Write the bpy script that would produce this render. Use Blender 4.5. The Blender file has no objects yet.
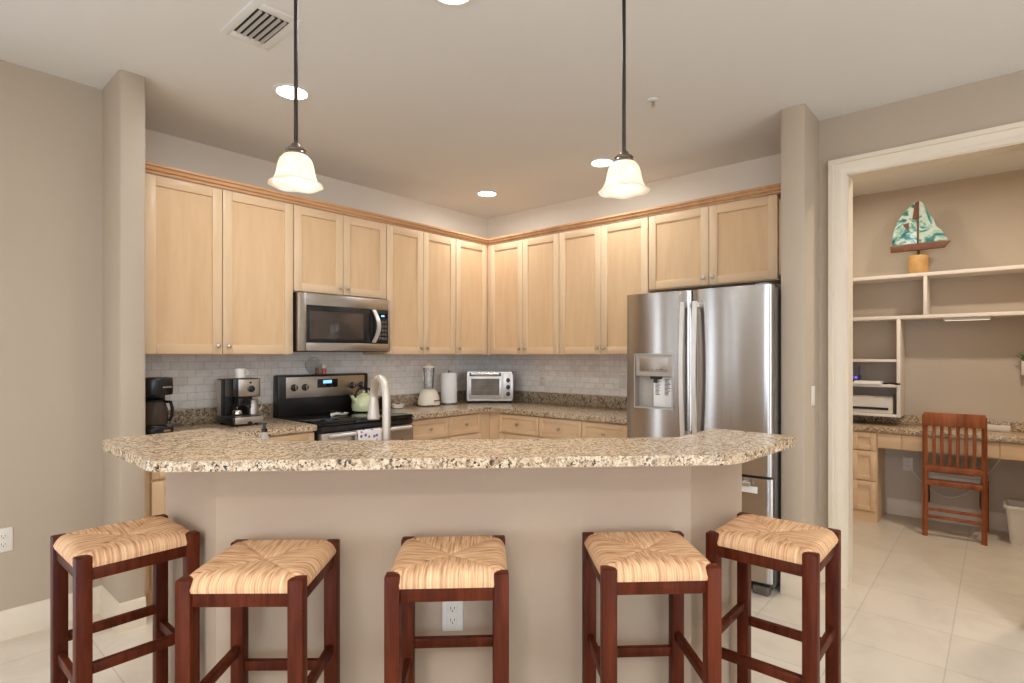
import bpy, bmesh, math, random
from mathutils import Vector, Matrix

# ------------------------------------------------------------------ camera, light, exposure
S = bpy.context.scene
COL = S.collection
random.seed(7)
PI = math.pi

cam_d = bpy.data.cameras.new('camera')
cam_d.sensor_width = 36.0
cam_d.lens = 36.0 * 554.47 / 1024.0
cam_d.shift_y = (354.8 - 341.5) / 1024.0
cam_d.clip_start = 0.05
cam = bpy.data.objects.new('camera', cam_d)
COL.objects.link(cam)
CAM = Vector((4.183, 4.024, 1.372))
FWD = Vector((-math.cos(math.radians(41.35)), -math.sin(math.radians(41.35)), 0))
cam.location = CAM
cam.rotation_euler = FWD.to_track_quat('-Z', 'Y').to_euler()
S.camera = cam

S.view_settings.view_transform = 'Standard'
S.view_settings.look = 'None'
S.view_settings.gamma = 1.0
S.view_settings.use_curve_mapping = False
S.view_settings.exposure = 0.0
S.cycles.max_bounces = 10
S.cycles.diffuse_bounces = 6
S.cycles.glossy_bounces = 5
S.cycles.transmission_bounces = 8
S.cycles.transparent_max_bounces = 8
S.cycles.sample_clamp_indirect = 6.0
S.cycles.caustics_refractive = False
S.cycles.caustics_reflective = False

W = bpy.data.worlds.new('sky')
S.world = W
W.use_nodes = True
W.node_tree.nodes['Background'].inputs[0].default_value = (0.62, 0.78, 1.0, 1)
W.node_tree.nodes['Background'].inputs[1].default_value = 2.2

CEIL = 2.79
WARM = (1.0, 0.98, 0.98)
DAY = (0.78, 0.90, 1.06)

def area(name, loc, rot, sx, sy, power, color, spread=PI):
    d = bpy.data.lights.new(name, 'AREA')
    d.shape = 'RECTANGLE'; d.size = sx; d.size_y = sy
    d.energy = power; d.color = color; d.spread = spread
    o = bpy.data.objects.new(name, d); COL.objects.link(o)
    o.location = loc; o.rotation_euler = rot
    return o

# added daylight lamps at two invented, unseen glazed openings behind the viewer
area('added_daylight_side', (9.86, 5.4, 1.30), (0, math.radians(90), 0), 2.3, 5.0, 135, DAY)
area('added_daylight_rear', (5.4, 9.86, 1.30), (math.radians(-90), 0, 0), 5.0, 2.3, 135, DAY)
# two added, unseen spots throw fill light up onto the ceiling; no lamp bodies
def uplight(name, loc, power):
    d = bpy.data.lights.new(name, 'SPOT'); d.energy = power; d.color = (0.88, 0.96, 1.10)
    d.spot_size = math.radians(165); d.spot_blend = 1.0; d.shadow_soft_size = 0.16
    o = bpy.data.objects.new(name, d); COL.objects.link(o); o.location = loc; o.rotation_euler = (PI, 0, 0)
uplight('ceiling_fill_left', (6.1, 3.9, 1.75), 270)
uplight('ceiling_fill_right', (3.3, 5.9, 1.75), 330)

def can(name, x, y, power, color=WARM, z=CEIL - 0.012, size=0.14):
    d = bpy.data.lights.new(name, 'AREA')
    d.shape = 'DISK'; d.size = size; d.energy = power; d.color = color
    d.spread = math.radians(176)
    o = bpy.data.objects.new(name, d); COL.objects.link(o)
    o.location = (x, y, z)
    return o

# ------------------------------------------------------------------ colour helper + materials
def lin(c):
    return tuple((x / 12.92 if x <= 0.04045 else ((x + 0.055) / 1.055) ** 2.4) for x in c)

def rgb(r, g, b):
    return lin((r / 255.0, g / 255.0, b / 255.0)) + (1.0,)

class NT:
    """tiny node-tree helper"""
    def __init__(self, name):
        self.m = bpy.data.materials.new(name); self.m.use_nodes = True
        self.t = self.m.node_tree; self.n = self.t.nodes; self.l = self.t.links
        self.p = self.n['Principled BSDF']
    def add(self, kind, **kw):
        x = self.n.new(kind)
        for k, v in kw.items(): setattr(x, k, v)
        return x
    def link(self, a, b): self.l.new(a, b)
    def coords(self, scale=(1, 1, 1), rot=(0, 0, 0), loc=(0, 0, 0), kind='Object'):
        tc = self.add('ShaderNodeTexCoord'); mp = self.add('ShaderNodeMapping')
        mp.inputs['Scale'].default_value = scale; mp.inputs['Rotation'].default_value = rot
        mp.inputs['Location'].default_value = loc
        self.link(tc.outputs[kind], mp.inputs['Vector'])
        return mp.outputs['Vector']
    def noise(self, vec, scale, detail=4, rough=0.55, dist=0.0):
        x = self.add('ShaderNodeTexNoise')
        x.inputs['Scale'].default_value = scale; x.inputs['Detail'].default_value = detail
        x.inputs['Roughness'].default_value = rough; x.inputs['Distortion'].default_value = dist
        self.link(vec, x.inputs['Vector']); return x
    def ramp(self, fac, stops, interp='LINEAR'):
        x = self.add('ShaderNodeValToRGB'); x.color_ramp.interpolation = interp
        e = x.color_ramp.elements
        e[0].position, e[0].color = stops[0]; e[1].position, e[1].color = stops[-1]
        for pos, c in stops[1:-1]:
            k = e.new(pos); k.color = c
        self.link(fac, x.inputs['Fac']); return x.outputs['Color']
    def mix(self, fac, a, b, mode='MIX'):
        x = self.add('ShaderNodeMix', data_type='RGBA', blend_type=mode)
        for v, s in ((fac, x.inputs[0]), (a, x.inputs[6]), (b, x.inputs[7])):
            if hasattr(v, 'is_linked') or hasattr(v, 'links'): self.link(v, s)
            else: s.default_value = v
        return x.outputs[2]
    def bump(self, h, strength=0.2, dist=0.01):
        x = self.add('ShaderNodeBump'); x.inputs['Strength'].default_value = strength
        x.inputs['Distance'].default_value = dist
        self.link(h, x.inputs['Height']); self.link(x.outputs['Normal'], self.p.inputs['Normal'])
    def set(self, **kw):
        for k, v in kw.items(): self.p.inputs[k.replace('_', ' ')].default_value = v
        return self

M = {}
def plain(key, color, rough=0.5, metal=0.0, var=0.04, scale=30, **kw):
    t = NT(key); t.set(Roughness=rough, Metallic=metal, **kw)
    v = t.coords()
    n = t.noise(v, scale, 3)
    d = tuple(c * (1 - var) for c in color[:3]) + (1,)
    l = tuple(min(1, c * (1 + var)) for c in color[:3]) + (1,)
    t.link(t.ramp(n.outputs['Fac'], [(0.3, d), (0.7, l)]), t.p.inputs['Base Color'])
    M[key] = t.m; return t

def wallpaint(key, color):
    t = NT(key); t.set(Roughness=0.85)
    v = t.coords()
    n = t.noise(v, 1.3, 3)
    d = tuple(c * 0.975 for c in color[:3]) + (1,)
    t.link(t.ramp(n.outputs['Fac'], [(0.3, d), (0.7, color)]), t.p.inputs['Base Color'])
    n2 = t.noise(v, 140, 3)
    t.bump(n2.outputs['Fac'], 0.06, 0.004)
    M[key] = t.m
wallpaint('wall_paint', rgb(174, 157, 136))
wallpaint('kitchen_lit_wall', rgb(228, 216, 198))  # wall colour lightened to stand in for light missing above the cabinets
wallpaint('ceiling_paint', rgb(222, 220, 216))
wallpaint('office_paint', rgb(190, 176, 158))
wallpaint('island_paint', rgb(177, 155, 132))
plain('trim_white', rgb(214, 199, 176), 0.45, var=0.01)
plain('shelf_white', rgb(222, 212, 200), 0.5, var=0.01)
plain('white_plastic', rgb(216, 207, 194), 0.35, var=0.01)
plain('cream_plastic', rgb(232, 220, 196), 0.35, var=0.01)
plain('black_plastic', rgb(24, 21, 20), 0.3, var=0.1)
plain('dark_slot', rgb(30, 27, 25), 0.7)
plain('rubber', rgb(30, 30, 30), 0.8)
plain('chrome', rgb(205, 200, 194), 0.18, 1.0, var=0.02)
plain('nickel', rgb(196, 186, 174), 0.32, 1.0, var=0.02)
plain('faucet_metal', rgb(196, 183, 168), 0.42, 0.6, var=0.02)
plain('handle_metal', rgb(222, 216, 207), 0.34, 0.55, var=0.02)
plain('dark_nickel', rgb(120, 108, 96), 0.3, 0.9)
plain('dispenser_grey', rgb(176, 166, 153), 0.45, 0.2)
plain('vent_shade_grey', rgb(168, 160, 150), 0.5)  # louvre shade put into the colour as a darker grey
plain('oven_window', rgb(72, 62, 54), 0.06, 0.0, var=0.1, scale=8)
plain('fridge_side', rgb(112, 105, 98), 0.5)
plain('bronze', rgb(58, 50, 45), 0.35, 0.8)
plain('paper', rgb(238, 235, 228), 0.9, var=0.01)
plain('ink', rgb(70, 68, 72), 0.8)
plain('mint_enamel', rgb(206, 207, 160), 0.25, var=0.02, Coat_Weight=0.5)
plain('porcelain', rgb(226, 220, 206), 0.2, var=0.02)
plain('dark_glass', rgb(10, 10, 11), 0.06, var=0.1)
plain('grey_fabric', rgb(165, 155, 146), 0.9, var=0.08, scale=200)
plain('red_plastic', rgb(196, 96, 78), 0.4)
plain('grey_metal', rgb(120, 116, 112), 0.35, 0.9)
plain('toaster_window', rgb(132, 124, 114), 0.12, 0.3, var=0.25, scale=9)
plain('blue_plastic', rgb(92, 84, 160), 0.4)
plain('leaf', rgb(96, 120, 70), 0.6, var=0.2)
plain('tan_wood', rgb(206, 160, 98), 0.5, var=0.12, scale=18)
plain('hull_wood', rgb(112, 68, 44), 0.5, var=0.25, scale=25)

def emit(key, color, strength):
    t = NT(key)
    t.set(Emission_Strength=strength); t.p.inputs['Emission Color'].default_value = color
    t.p.inputs['Base Color'].default_value = color
    M[key] = t.m
emit('can_glow', (1.0, 0.93, 0.82, 1), 7.0)
emit('bulb_glow', (1.0, 0.88, 0.70, 1), 4.0)
emit('strip_glow', (1.0, 0.9, 0.75, 1), 0.9)
emit('blue_led', (0.20, 0.45, 1.0, 1), 1.6)
emit('violet_led', (0.25, 0.2, 1.0, 1), 0.8)

def wood(key, c_dark, c_mid, c_light, grain=(1, 1, 1), rough=0.42, scale=9, coat=0.15, contrast=1.0):
    t = NT(key); t.set(Roughness=rough, Coat_Weight=coat, Coat_Roughness=0.25)
    t.p.inputs['Specular IOR Level'].default_value = 0.08
    oi = t.add('ShaderNodeObjectInfo')
    v = t.coords(scale=grain)
    av = t.add('ShaderNodeVectorMath', operation='ADD')
    sc = t.add('ShaderNodeVectorMath', operation='SCALE'); sc.inputs['Scale'].default_value = 17.0
    cb = t.add('ShaderNodeCombineXYZ')
    for i in range(3): t.link(oi.outputs['Random'], cb.inputs[i])
    t.link(cb.outputs[0], sc.inputs[0]); t.link(v, av.inputs[0]); t.link(sc.outputs[0], av.inputs[1])
    n = t.noise(av.outputs[0], scale, 6, 0.6, 0.4)
    w = t.noise(av.outputs[0], scale * 0.25, 3, 0.5, 0.8)
    m = t.mix(0.5, n.outputs['Fac'], w.outputs['Fac'])
    t.link(t.ramp(m, [(0.36, c_dark), (0.5, c_mid), (0.64, c_light)]), t.p.inputs['Base Color'])
    M[key] = t.m
    return t
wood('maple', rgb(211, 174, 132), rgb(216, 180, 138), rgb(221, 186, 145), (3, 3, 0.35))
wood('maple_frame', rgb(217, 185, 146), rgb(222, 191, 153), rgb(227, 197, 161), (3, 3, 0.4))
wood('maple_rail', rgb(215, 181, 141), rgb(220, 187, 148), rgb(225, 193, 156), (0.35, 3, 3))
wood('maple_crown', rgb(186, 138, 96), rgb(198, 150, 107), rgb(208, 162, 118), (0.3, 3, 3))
wood('stool_wood', rgb(60, 23, 10), rgb(79, 32, 15), rgb(96, 43, 22), (6, 6, 0.7), 0.42, 9, 0.05)
wood('cherry', rgb(120, 64, 38), rgb(146, 84, 52), rgb(164, 100, 64), (5, 5, 0.6), 0.42, 8, 0.05)

# granite: cream ground, ochre clouds, grey veils, dark flecks
def granite(key, base, warm, grey, dark, flow=(1, 1, 1)):
    t = NT(key); t.set(Roughness=0.24)
    t.p.inputs['Specular IOR Level'].default_value = 0.42
    v = t.coords(kind='Generated') if False else t.coords(scale=flow)
    a = t.noise(v, 46, 5, 0.62, 0.5)
    c = t.noise(v, 105, 3, 0.55, 0.3)
    d = t.noise(v, 13, 3, 0.6, 0.5)
    e = t.noise(v, 150, 2, 0.5, 0.2)
    k1 = t.ramp(a.outputs['Fac'], [(0.32, grey), (0.43, warm), (0.53, base), (0.68, tuple(min(1, x * 1.16) for x in base[:3]) + (1,))])
    g = t.ramp(e.outputs['Fac'], [(0.56, (0, 0, 0, 1)), (0.64, (1, 1, 1, 1))])
    k2 = t.mix(g, k1, grey)
    f = t.ramp(c.outputs['Fac'], [(0.53, (0, 0, 0, 1)), (0.59, (1, 1, 1, 1))])
    dm = t.ramp(d.outputs['Fac'], [(0.38, (0.15, 0.15, 0.15, 1)), (0.58, (1, 1, 1, 1))])
    ff = t.mix(1.0, f, dm, 'MULTIPLY')
    k3 = t.mix(ff, k2, dark)
    t.link(k3, t.p.inputs['Base Color'])
    M[key] = t.m
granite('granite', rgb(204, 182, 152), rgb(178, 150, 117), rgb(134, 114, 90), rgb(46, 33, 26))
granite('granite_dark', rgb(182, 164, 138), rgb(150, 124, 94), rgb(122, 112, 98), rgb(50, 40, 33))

def brickmat(key, c1, c2, mortar, w, h, gap, rough, offset=0.5, bump=0.15, plane='xz', noise_amt=0.35, loc=(0, 0, 0), veins=6):
    t = NT(key); t.set(Roughness=rough)
    tc = t.add('ShaderNodeTexCoord'); sp = t.add('ShaderNodeSeparateXYZ'); cb = t.add('ShaderNodeCombineXYZ')
    t.link(tc.outputs['Object'], sp.inputs[0])
    ax = {'x': 0, 'y': 1, 'z': 2}
    mp = t.add('ShaderNodeMapping'); mp.inputs['Location'].default_value = loc
    t.link(sp.outputs[ax[plane[0]]], cb.inputs[0]); t.link(sp.outputs[ax[plane[1]]], cb.inputs[1])
    t.link(cb.outputs[0], mp.inputs[0])
    br = t.add('ShaderNodeTexBrick'); br.offset = offset
    br.inputs['Scale'].default_value = 1.0; br.inputs['Brick Width'].default_value = w
    br.inputs['Row Height'].default_value = h; br.inputs['Mortar Size'].default_value = gap
    br.inputs['Mortar Smooth'].default_value = 0.1; br.inputs['Bias'].default_value = 0.0
    br.inputs['Color1'].default_value = c1; br.inputs['Color2'].default_value = c2
    br.inputs['Mortar'].default_value = mortar
    t.link(mp.outputs[0], br.inputs['Vector'])
    n = t.noise(tc.outputs['Object'], veins, 6, 0.62, 1.2)
    vr = t.ramp(n.outputs['Fac'], [(0.3, (0.80, 0.79, 0.77, 1)), (0.55, (1, 1, 1, 1)), (0.75, (1, 0.99, 0.97, 1))])
    k = t.mix(noise_amt, br.outputs['Color'], vr, 'MULTIPLY')
    t.link(k, t.p.inputs['Base Color'])
    inv = t.add('ShaderNodeMath', operation='SUBTRACT'); inv.inputs[0].default_value = 1.0
    t.link(br.outputs['Fac'], inv.inputs[1])
    t.bump(inv.outputs[0], bump, 0.003)
    M[key] = t.m
brickmat('floor_tile', rgb(214, 202, 184), rgb(208, 196, 178), rgb(190, 178, 161), 0.40, 0.393, 0.003, 0.28,
         offset=0.0, bump=0.1, plane='xy', loc=(-0.715 + 0.8, -3.06 + 0.393 * 8, 0), noise_amt=0.5, veins=4)
brickmat('splash_tile_left', rgb(240, 234, 225), rgb(230, 223, 212), rgb(210, 200, 187), 0.102, 0.051, 0.002, 0.35, plane='xz', noise_amt=0.7, veins=14)
brickmat('splash_tile_right', rgb(240, 234, 225), rgb(230, 223, 212), rgb(210, 200, 187), 0.102, 0.051, 0.002, 0.35, plane='yz', noise_amt=0.7, veins=14)

# rush weave: straw tone that varies strand by strand, strands running in from each edge
t = NT('rush'); t.set(Roughness=0.75)
tc = t.add('ShaderNodeTexCoord'); sp = t.add('ShaderNodeSeparateXYZ'); t.link(tc.outputs['Object'], sp.inputs[0])
ax_ = t.add('ShaderNodeMath', operation='ABSOLUTE'); t.link(sp.outputs[0], ax_.inputs[0])
ay_ = t.add('ShaderNodeMath', operation='ABSOLUTE'); t.link(sp.outputs[1], ay_.inputs[0])
gt = t.add('ShaderNodeMath', operation='GREATER_THAN'); t.link(ax_.outputs[0], gt.inputs[0]); t.link(ay_.outputs[0], gt.inputs[1])
va = t.add('ShaderNodeMapping'); va.inputs['Scale'].default_value = (190, 12, 1); t.link(tc.outputs['Object'], va.inputs[0])
vb = t.add('ShaderNodeMapping'); vb.inputs['Scale'].default_value = (12, 190, 1); t.link(tc.outputs['Object'], vb.inputs[0])
na = t.noise(va.outputs[0], 1.0, 3); nb = t.noise(vb.outputs[0], 1.0, 3)
mx = t.mix(gt.outputs[0], na.outputs['Fac'], nb.outputs['Fac'])
rr = t.ramp(mx, [(0.28, rgb(146, 98, 64)), (0.42, rgb(194, 146, 104)), (0.55, rgb(216, 172, 128)), (0.70, rgb(232, 196, 154))])
t.link(rr, t.p.inputs['Base Color']); M['rush'] = t.m

# brushed stainless steel (streaks of reflection run up and down)
def stainless(key, color, rough, aniso=0.75):
    t = NT(key); t.set(Metallic=1.0, Roughness=rough, Anisotropic=aniso, Anisotropic_Rotation=0.25)
    t.p.inputs['Base Color'].default_value = color
    tg = t.add('ShaderNodeTangent', direction_type='RADIAL', axis='Z')
    t.link(tg.outputs[0], t.p.inputs['Tangent'])
    v = t.coords(scale=(1, 1, 60))
    n = t.noise(v, 20, 2)
    t.link(t.ramp(n.outputs['Fac'], [(0.3, tuple(c * 0.96 for c in color[:3]) + (1,)), (0.7, color)]), t.p.inputs['Base Color'])
    M[key] = t.m
stainless('steel', rgb(188, 182, 175), 0.24, 0.85)
stainless('steel_flat', rgb(190, 182, 172), 0.34, 0.3)

def thin_glass(key, tint, gloss, rough=0.04):
    t = NT(key)
    tr = t.add('ShaderNodeBsdfTransparent'); tr.inputs[0].default_value = tint
    gl = t.add('ShaderNodeBsdfGlossy'); gl.inputs['Roughness'].default_value = rough
    fr = t.add('ShaderNodeFresnel'); fr.inputs['IOR'].default_value = 1.45
    ad = t.add('ShaderNodeMath', operation='MULTIPLY_ADD'); ad.inputs[1].default_value = 0.8; ad.inputs[2].default_value = gloss
    t.link(fr.outputs[0], ad.inputs[0])
    mm = t.add('ShaderNodeMixShader'); t.link(ad.outputs[0], mm.inputs[0]); t.link(tr.outputs[0], mm.inputs[1]); t.link(gl.outputs[0], mm.inputs[2])
    t.link(mm.outputs[0], t.n['Material Output'].inputs['Surface']); M[key] = t.m
thin_glass('clear_glass', (0.985, 0.985, 0.98, 1), 0.02)
thin_glass('oven_glass', (0.62, 0.58, 0.53, 1), 0.10)
t = NT('smoke_glass'); t.set(Roughness=0.05, Transmission_Weight=0.3, IOR=1.2)
t.p.inputs['Base Color'].default_value = rgb(92, 78, 66); M['smoke_glass'] = t.m
t = NT('soap_clear'); t.set(Roughness=0.1, Transmission_Weight=0.5, IOR=1.3)
t.p.inputs['Base Color'].default_value = rgb(224, 216, 204); M['soap_clear'] = t.m

# frosted alabaster lamp glass: lets the bulb's light through
t = NT('lamp_glass')
n0 = t.noise(t.coords(), 14, 4, 0.6, 1.5)
col = t.ramp(n0.outputs['Fac'], [(0.35, (0.93, 0.84, 0.72, 1)), (0.65, (1.0, 0.95, 0.88, 1))])
tl = t.add('ShaderNodeBsdfTranslucent'); df = t.add('ShaderNodeBsdfDiffuse'); gl = t.add('ShaderNodeBsdfGlossy')
gl.inputs['Roughness'].default_value = 0.12
t.link(col, tl.inputs[0]); t.link(col, df.inputs[0])
mm = t.add('ShaderNodeMixShader'); mm.inputs[0].default_value = 0.45
t.link(tl.outputs[0], mm.inputs[1]); t.link(df.outputs[0], mm.inputs[2])
m2 = t.add('ShaderNodeMixShader'); m2.inputs[0].default_value = 0.06
t.link(mm.outputs[0], m2.inputs[1]); t.link(gl.outputs[0], m2.inputs[2])
t.link(m2.outputs[0], t.n['Material Output'].inputs['Surface']); M['lamp_glass'] = t.m

# painted glass sail: sea-green swirls on white
t = NT('sail_glass'); t.set(Roughness=0.15)
n0 = t.noise(t.coords(), 7, 4, 0.55, 2.2)
t.link(t.ramp(n0.outputs['Fac'], [(0.34, rgb(34, 92, 92)), (0.44, rgb(84, 152, 144)), (0.52, rgb(196, 214, 202)), (0.62, rgb(206, 216, 204)), (0.70, rgb(104, 164, 152))]),
       t.p.inputs['Base Color']); M['sail_glass'] = t.m

# flowered kitchen towel
t = NT('towel_cloth'); t.set(Roughness=0.95)
vo = t.add('ShaderNodeTexVoronoi'); vo.inputs['Scale'].default_value = 24
t.link(t.coords(), vo.inputs['Vector'])
t.link(t.ramp(vo.outputs['Distance'], [(0.16, rgb(112, 82, 132)), (0.24, rgb(168, 150, 180)), (0.30, rgb(228, 224, 216)), (1.0, rgb(228, 224, 216))]),
       t.p.inputs['Base Color']); M['towel_cloth'] = t.m

# ------------------------------------------------------------------ mesh helpers
class MB:
    def __init__(self): self.bm = bmesh.new(); self.mats = []
    def _mi(self, m):
        m = M[m] if isinstance(m, str) else m
        if m not in self.mats: self.mats.append(m)
        return self.mats.index(m)
    def _fin(self, faces, m, smooth):
        if m is not None:
            k = self._mi(m)
            for f in faces: f.material_index = k
        for f in faces: f.smooth = smooth
    def box(self, x0, x1, y0, y1, z0, z1, bev=0.0, m=None, mat=None, seg=2, only=None):
        b = bmesh.new()
        vs = [b.verts.new((x, y, z)) for x in (x0, x1) for y in (y0, y1) for z in (z0, z1)]
        for q in ((0, 1, 3, 2), (4, 6, 7, 5), (0, 4, 5, 1), (2, 3, 7, 6), (0, 2, 6, 4), (1, 5, 7, 3)):
            b.faces.new([vs[i] for i in q])
        if bev > 0:
            ed = list(b.edges)
            if only == 'v': ed = [e for e in ed if abs(e.verts[0].co.z - e.verts[1].co.z) > 1e-6]
            bmesh.ops.bevel(b, geom=ed, offset=bev, segments=seg, profile=0.5, affect='EDGES', clamp_overlap=True)
        self._merge(b, m, bev > 0 and seg > 1, mat)
        return self
    def _merge(self, b, m, smooth, mat):
        if mat is not None: b.transform(mat)
        bmesh.ops.recalc_face_normals(b, faces=b.faces)
        me = bpy.data.meshes.new('t'); b.to_mesh(me); b.free()
        n = len(self.bm.faces)
        self.bm.from_mesh(me); bpy.data.meshes.remove(me)
        self.bm.faces.ensure_lookup_table()
        self._fin(self.bm.faces[n:], m, smooth)
    def lathe(self, prof, seg=24, m=None, mat=None, smooth=True, cap=True):
        b = bmesh.new(); rings = []
        for r, z in prof:
            rings.append([b.verts.new((max(r, 1e-4) * math.cos(2 * PI * i / seg), max(r, 1e-4) * math.sin(2 * PI * i / seg), z)) for i in range(seg)])
        for a, c in zip(rings, rings[1:]):
            for i in range(seg):
                b.faces.new((a[i], a[(i + 1) % seg], c[(i + 1) % seg], c[i]))
        if cap:
            b.faces.new(list(reversed(rings[0]))); b.faces.new(rings[-1])
        self._merge(b, m, smooth, mat); return self
    def cyl(self, p0, p1, r, seg=16, m=None, r2=None):
        p0, p1 = Vector(p0), Vector(p1); d = p1 - p0
        mt = Matrix.Translation(p0) @ d.to_track_quat('Z', 'Y').to_matrix().to_4x4()
        return self.lathe([(r, 0), (r2 if r2 is not None else r, d.length)], seg, m, mt)
    def tube(self, pts, r, seg=10, m=None, radii=None):
        b = bmesh.new(); pts = [Vector(p) for p in pts]; rings = []
        up = Vector((0, 0, 1))
        d0 = (pts[1] - pts[0]).normalized()
        if abs(d0.dot(up)) > 0.95: up = Vector((1, 0, 0))
        side = d0.cross(up).normalized()
        for i, p in enumerate(pts):
            d = (pts[min(i + 1, len(pts) - 1)] - pts[max(i - 1, 0)]).normalized()
            side = (side - d * side.dot(d)).normalized(); nrm = side.cross(d)
            rr = radii[i] if radii else r
            rings.append([b.verts.new(p + rr * (side * math.cos(2 * PI * k / seg) + nrm * math.sin(2 * PI * k / seg))) for k in range(seg)])
        for a, c in zip(rings, rings[1:]):
            for k in range(seg): b.faces.new((a[k], a[(k + 1) % seg], c[(k + 1) % seg], c[k]))
        b.faces.new(rings[0]); b.faces.new(list(reversed(rings[-1])))
        self._merge(b, m, True, None); return self
    def prism(self, poly, z0, z1, bev=0.0, m=None, mat=None, seg=2, smooth=None):
        b = bmesh.new()
        lo = [b.verts.new((x, y, z0)) for x, y in poly]; hi = [b.verts.new((x, y, z1)) for x, y in poly]
        n = len(poly)
        b.faces.new(list(reversed(lo))); b.faces.new(hi)
        for i in range(n): b.faces.new((lo[i], lo[(i + 1) % n], hi[(i + 1) % n], hi[i]))
        if bev > 0:
            ed = [e for e in b.edges if abs(e.verts[0].co.z - e.verts[1].co.z) < 1e-6]
            bmesh.ops.bevel(b, geom=ed, offset=bev, segments=seg, profile=0.5, affect='EDGES', clamp_overlap=True)
        self._merge(b, m, bool(bev) if smooth is None else smooth, mat); return self
    def sweep(self, path, prof, closed=False, m=None):
        """profile (out, z) swept along a flat path with mitred corners; out is to the right of travel"""
        b = bmesh.new(); P = [Vector((p[0], p[1])) for p in path]; rings = []
        for i, p in enumerate(P):
            d1 = (P[i] - P[i - 1]).normalized() if i > 0 else (P[1] - P[0]).normalized()
            d2 = (P[i + 1] - P[i]).normalized() if i < len(P) - 1 else d1
            n1 = Vector((d1.y, -d1.x)); n2 = Vector((d2.y, -d2.x))
            mt = (n1 + n2); mt = mt / max(0.2, mt.dot(n1))
            rings.append([b.verts.new((p.x + mt.x * o, p.y + mt.y * o, z)) for o, z in prof])
        k = len(prof)
        for a, c in zip(rings, rings[1:]):
            for i in range(k): b.faces.new((a[i], a[(i + 1) % k], c[(i + 1) % k], c[i]))
        b.faces.new(rings[0]); b.faces.new(list(reversed(rings[-1])))
        self._merge(b, m, False, None); return self
    def build(self, name, m=None, parent=None, loc=None, rot=None):
        me = bpy.data.meshes.new(name)
        if m is not None and not self.mats: self._mi(m)
        elif m is not None:
            pass
        self.bm.to_mesh(me); self.bm.free()
        for x in self.mats: me.materials.append(x)
        try: me.set_sharp_from_angle(angle=math.radians(38))
        except Exception: pass
        o = bpy.data.objects.new(name, me); COL.objects.link(o)
        if parent is not None: o.parent = parent
        if loc is not None: o.location = loc
        if rot is not None: o.rotation_euler = rot
        return o

def tag(o, label, cat, group=None):
    o['label'] = label; o['category'] = cat
    if group: o['group'] = group
    return o

def thing(name, label, cat, loc=(0, 0, 0), rz=0.0, group=None):
    o = bpy.data.objects.new(name, None); COL.objects.link(o)
    o.empty_display_size = 0.1
    o.location = loc; o.rotation_euler = (0, 0, rz)
    return tag(o, label, cat, group)

def struct(o): o['kind'] = 'structure'; return o

def dup(root, loc, rz, label, group=None):
    r = root.copy(); COL.objects.link(r)
    r.location = loc; r.rotation_euler = (0, 0, rz); r['label'] = label
    if group: r['group'] = group
    for ch in list(root.children):
        c = ch.copy(); COL.objects.link(c); c.parent = r
        for g in list(ch.children):
            d = g.copy(); COL.objects.link(d); d.parent = c
    return r

def fillet(poly, radii, n=6):
    """round the corners of a flat polygon"""
    out = []; k = len(poly)
    for i in range(k):
        p = Vector(poly[i]); a = Vector(poly[i - 1]); c = Vector(poly[(i + 1) % k]); r = radii[i]
        if r <= 0: out.append(tuple(p)); continue
        u = (a - p).normalized(); v = (c - p).normalized()
        ang = u.angle(v); tl = r / math.tan(ang / 2)
        s = p + u * tl; e = p + v * tl
        cen = p + (u + v).normalized() * (r / math.sin(ang / 2))
        a0 = math.atan2(s.y - cen.y, s.x - cen.x); a1 = math.atan2(e.y - cen.y, e.x - cen.x)
        d = (a1 - a0 + PI) % (2 * PI) - PI
        for j in range(n + 1):
            th = a0 + d * j / n
            out.append((cen.x + r * math.cos(th), cen.y + r * math.sin(th)))
    return out

RL, RR, RI = PI, PI / 2, math.radians(135)      # facing: left run, right run, island
TRIM = 'trim_white'

# ------------------------------------------------------------------ room shell
FX0, FX1, FY0, FY1 = -1.72, 10.12, -0.12, 10.12
struct(MB().box(FX0, FX1, FY0, FY1, -0.1, 0, m='floor_tile').build('floor'))
struct(MB().box(FX0, FX1, FY0, FY1, CEIL, CEIL + 0.1, m='ceiling_paint').build('ceiling'))
struct(MB().box(-0.12, 3.405, -0.12, 0, 0, CEIL, m='kitchen_lit_wall').build('wall_left'))
struct(MB().box(3.29, 3.405, 0.0, 0.75, 0, CEIL, 0.018, m='wall_paint', only='v').build('wall_left_return'))
LW = [(4.62, 5.20), (6.70, 7.25), (8.45, 9.45)]
b = MB(); x = 3.405
for a, c in LW:
    b.box(x, a, 0.30, 0.42, 0, CEIL, m='wall_paint'); b.box(a, c, 0.30, 0.42, 2.35, CEIL, m='wall_paint'); x = c
b.box(x, 10.0, 0.30, 0.42, 0, CEIL, m='wall_paint')
struct(b.build('wall_left_outer'))
for k, (a, c) in enumerate(LW):
    b = MB(); b.box(a, a + 0.05, 0.32, 0.40, 0, 2.35, m='trim_white'); b.box(c - 0.05, c, 0.32, 0.40, 0, 2.35, m='trim_white')
    b.box(a + 0.05, c - 0.05, 0.32, 0.40, 2.29, 2.35, m='trim_white'); b.box(a + 0.05, c - 0.05, 0.32, 0.40, 0, 0.06, m='trim_white')
    b.box(a + 0.045, c - 0.045, 0.345, 0.351, 0.05, 2.30, m='clear_glass')
    struct(b.build('window_%d' % (k + 3)))
    area('daylight_left', ((a + c) / 2, 0.39, 1.18), (math.radians(90), 0, 0), c - a - 0.12, 2.15, 24 * (c - a), DAY)
struct(MB().box(-0.12, 0, 0, 3.068, 0, CEIL, m='kitchen_lit_wall').build('wall_right'))
struct(MB().box(-0.12, 0.75, 3.068, 3.20, 0, CEIL, 0.018, m='wall_paint', only='v').build('wall_right_return'))
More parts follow.
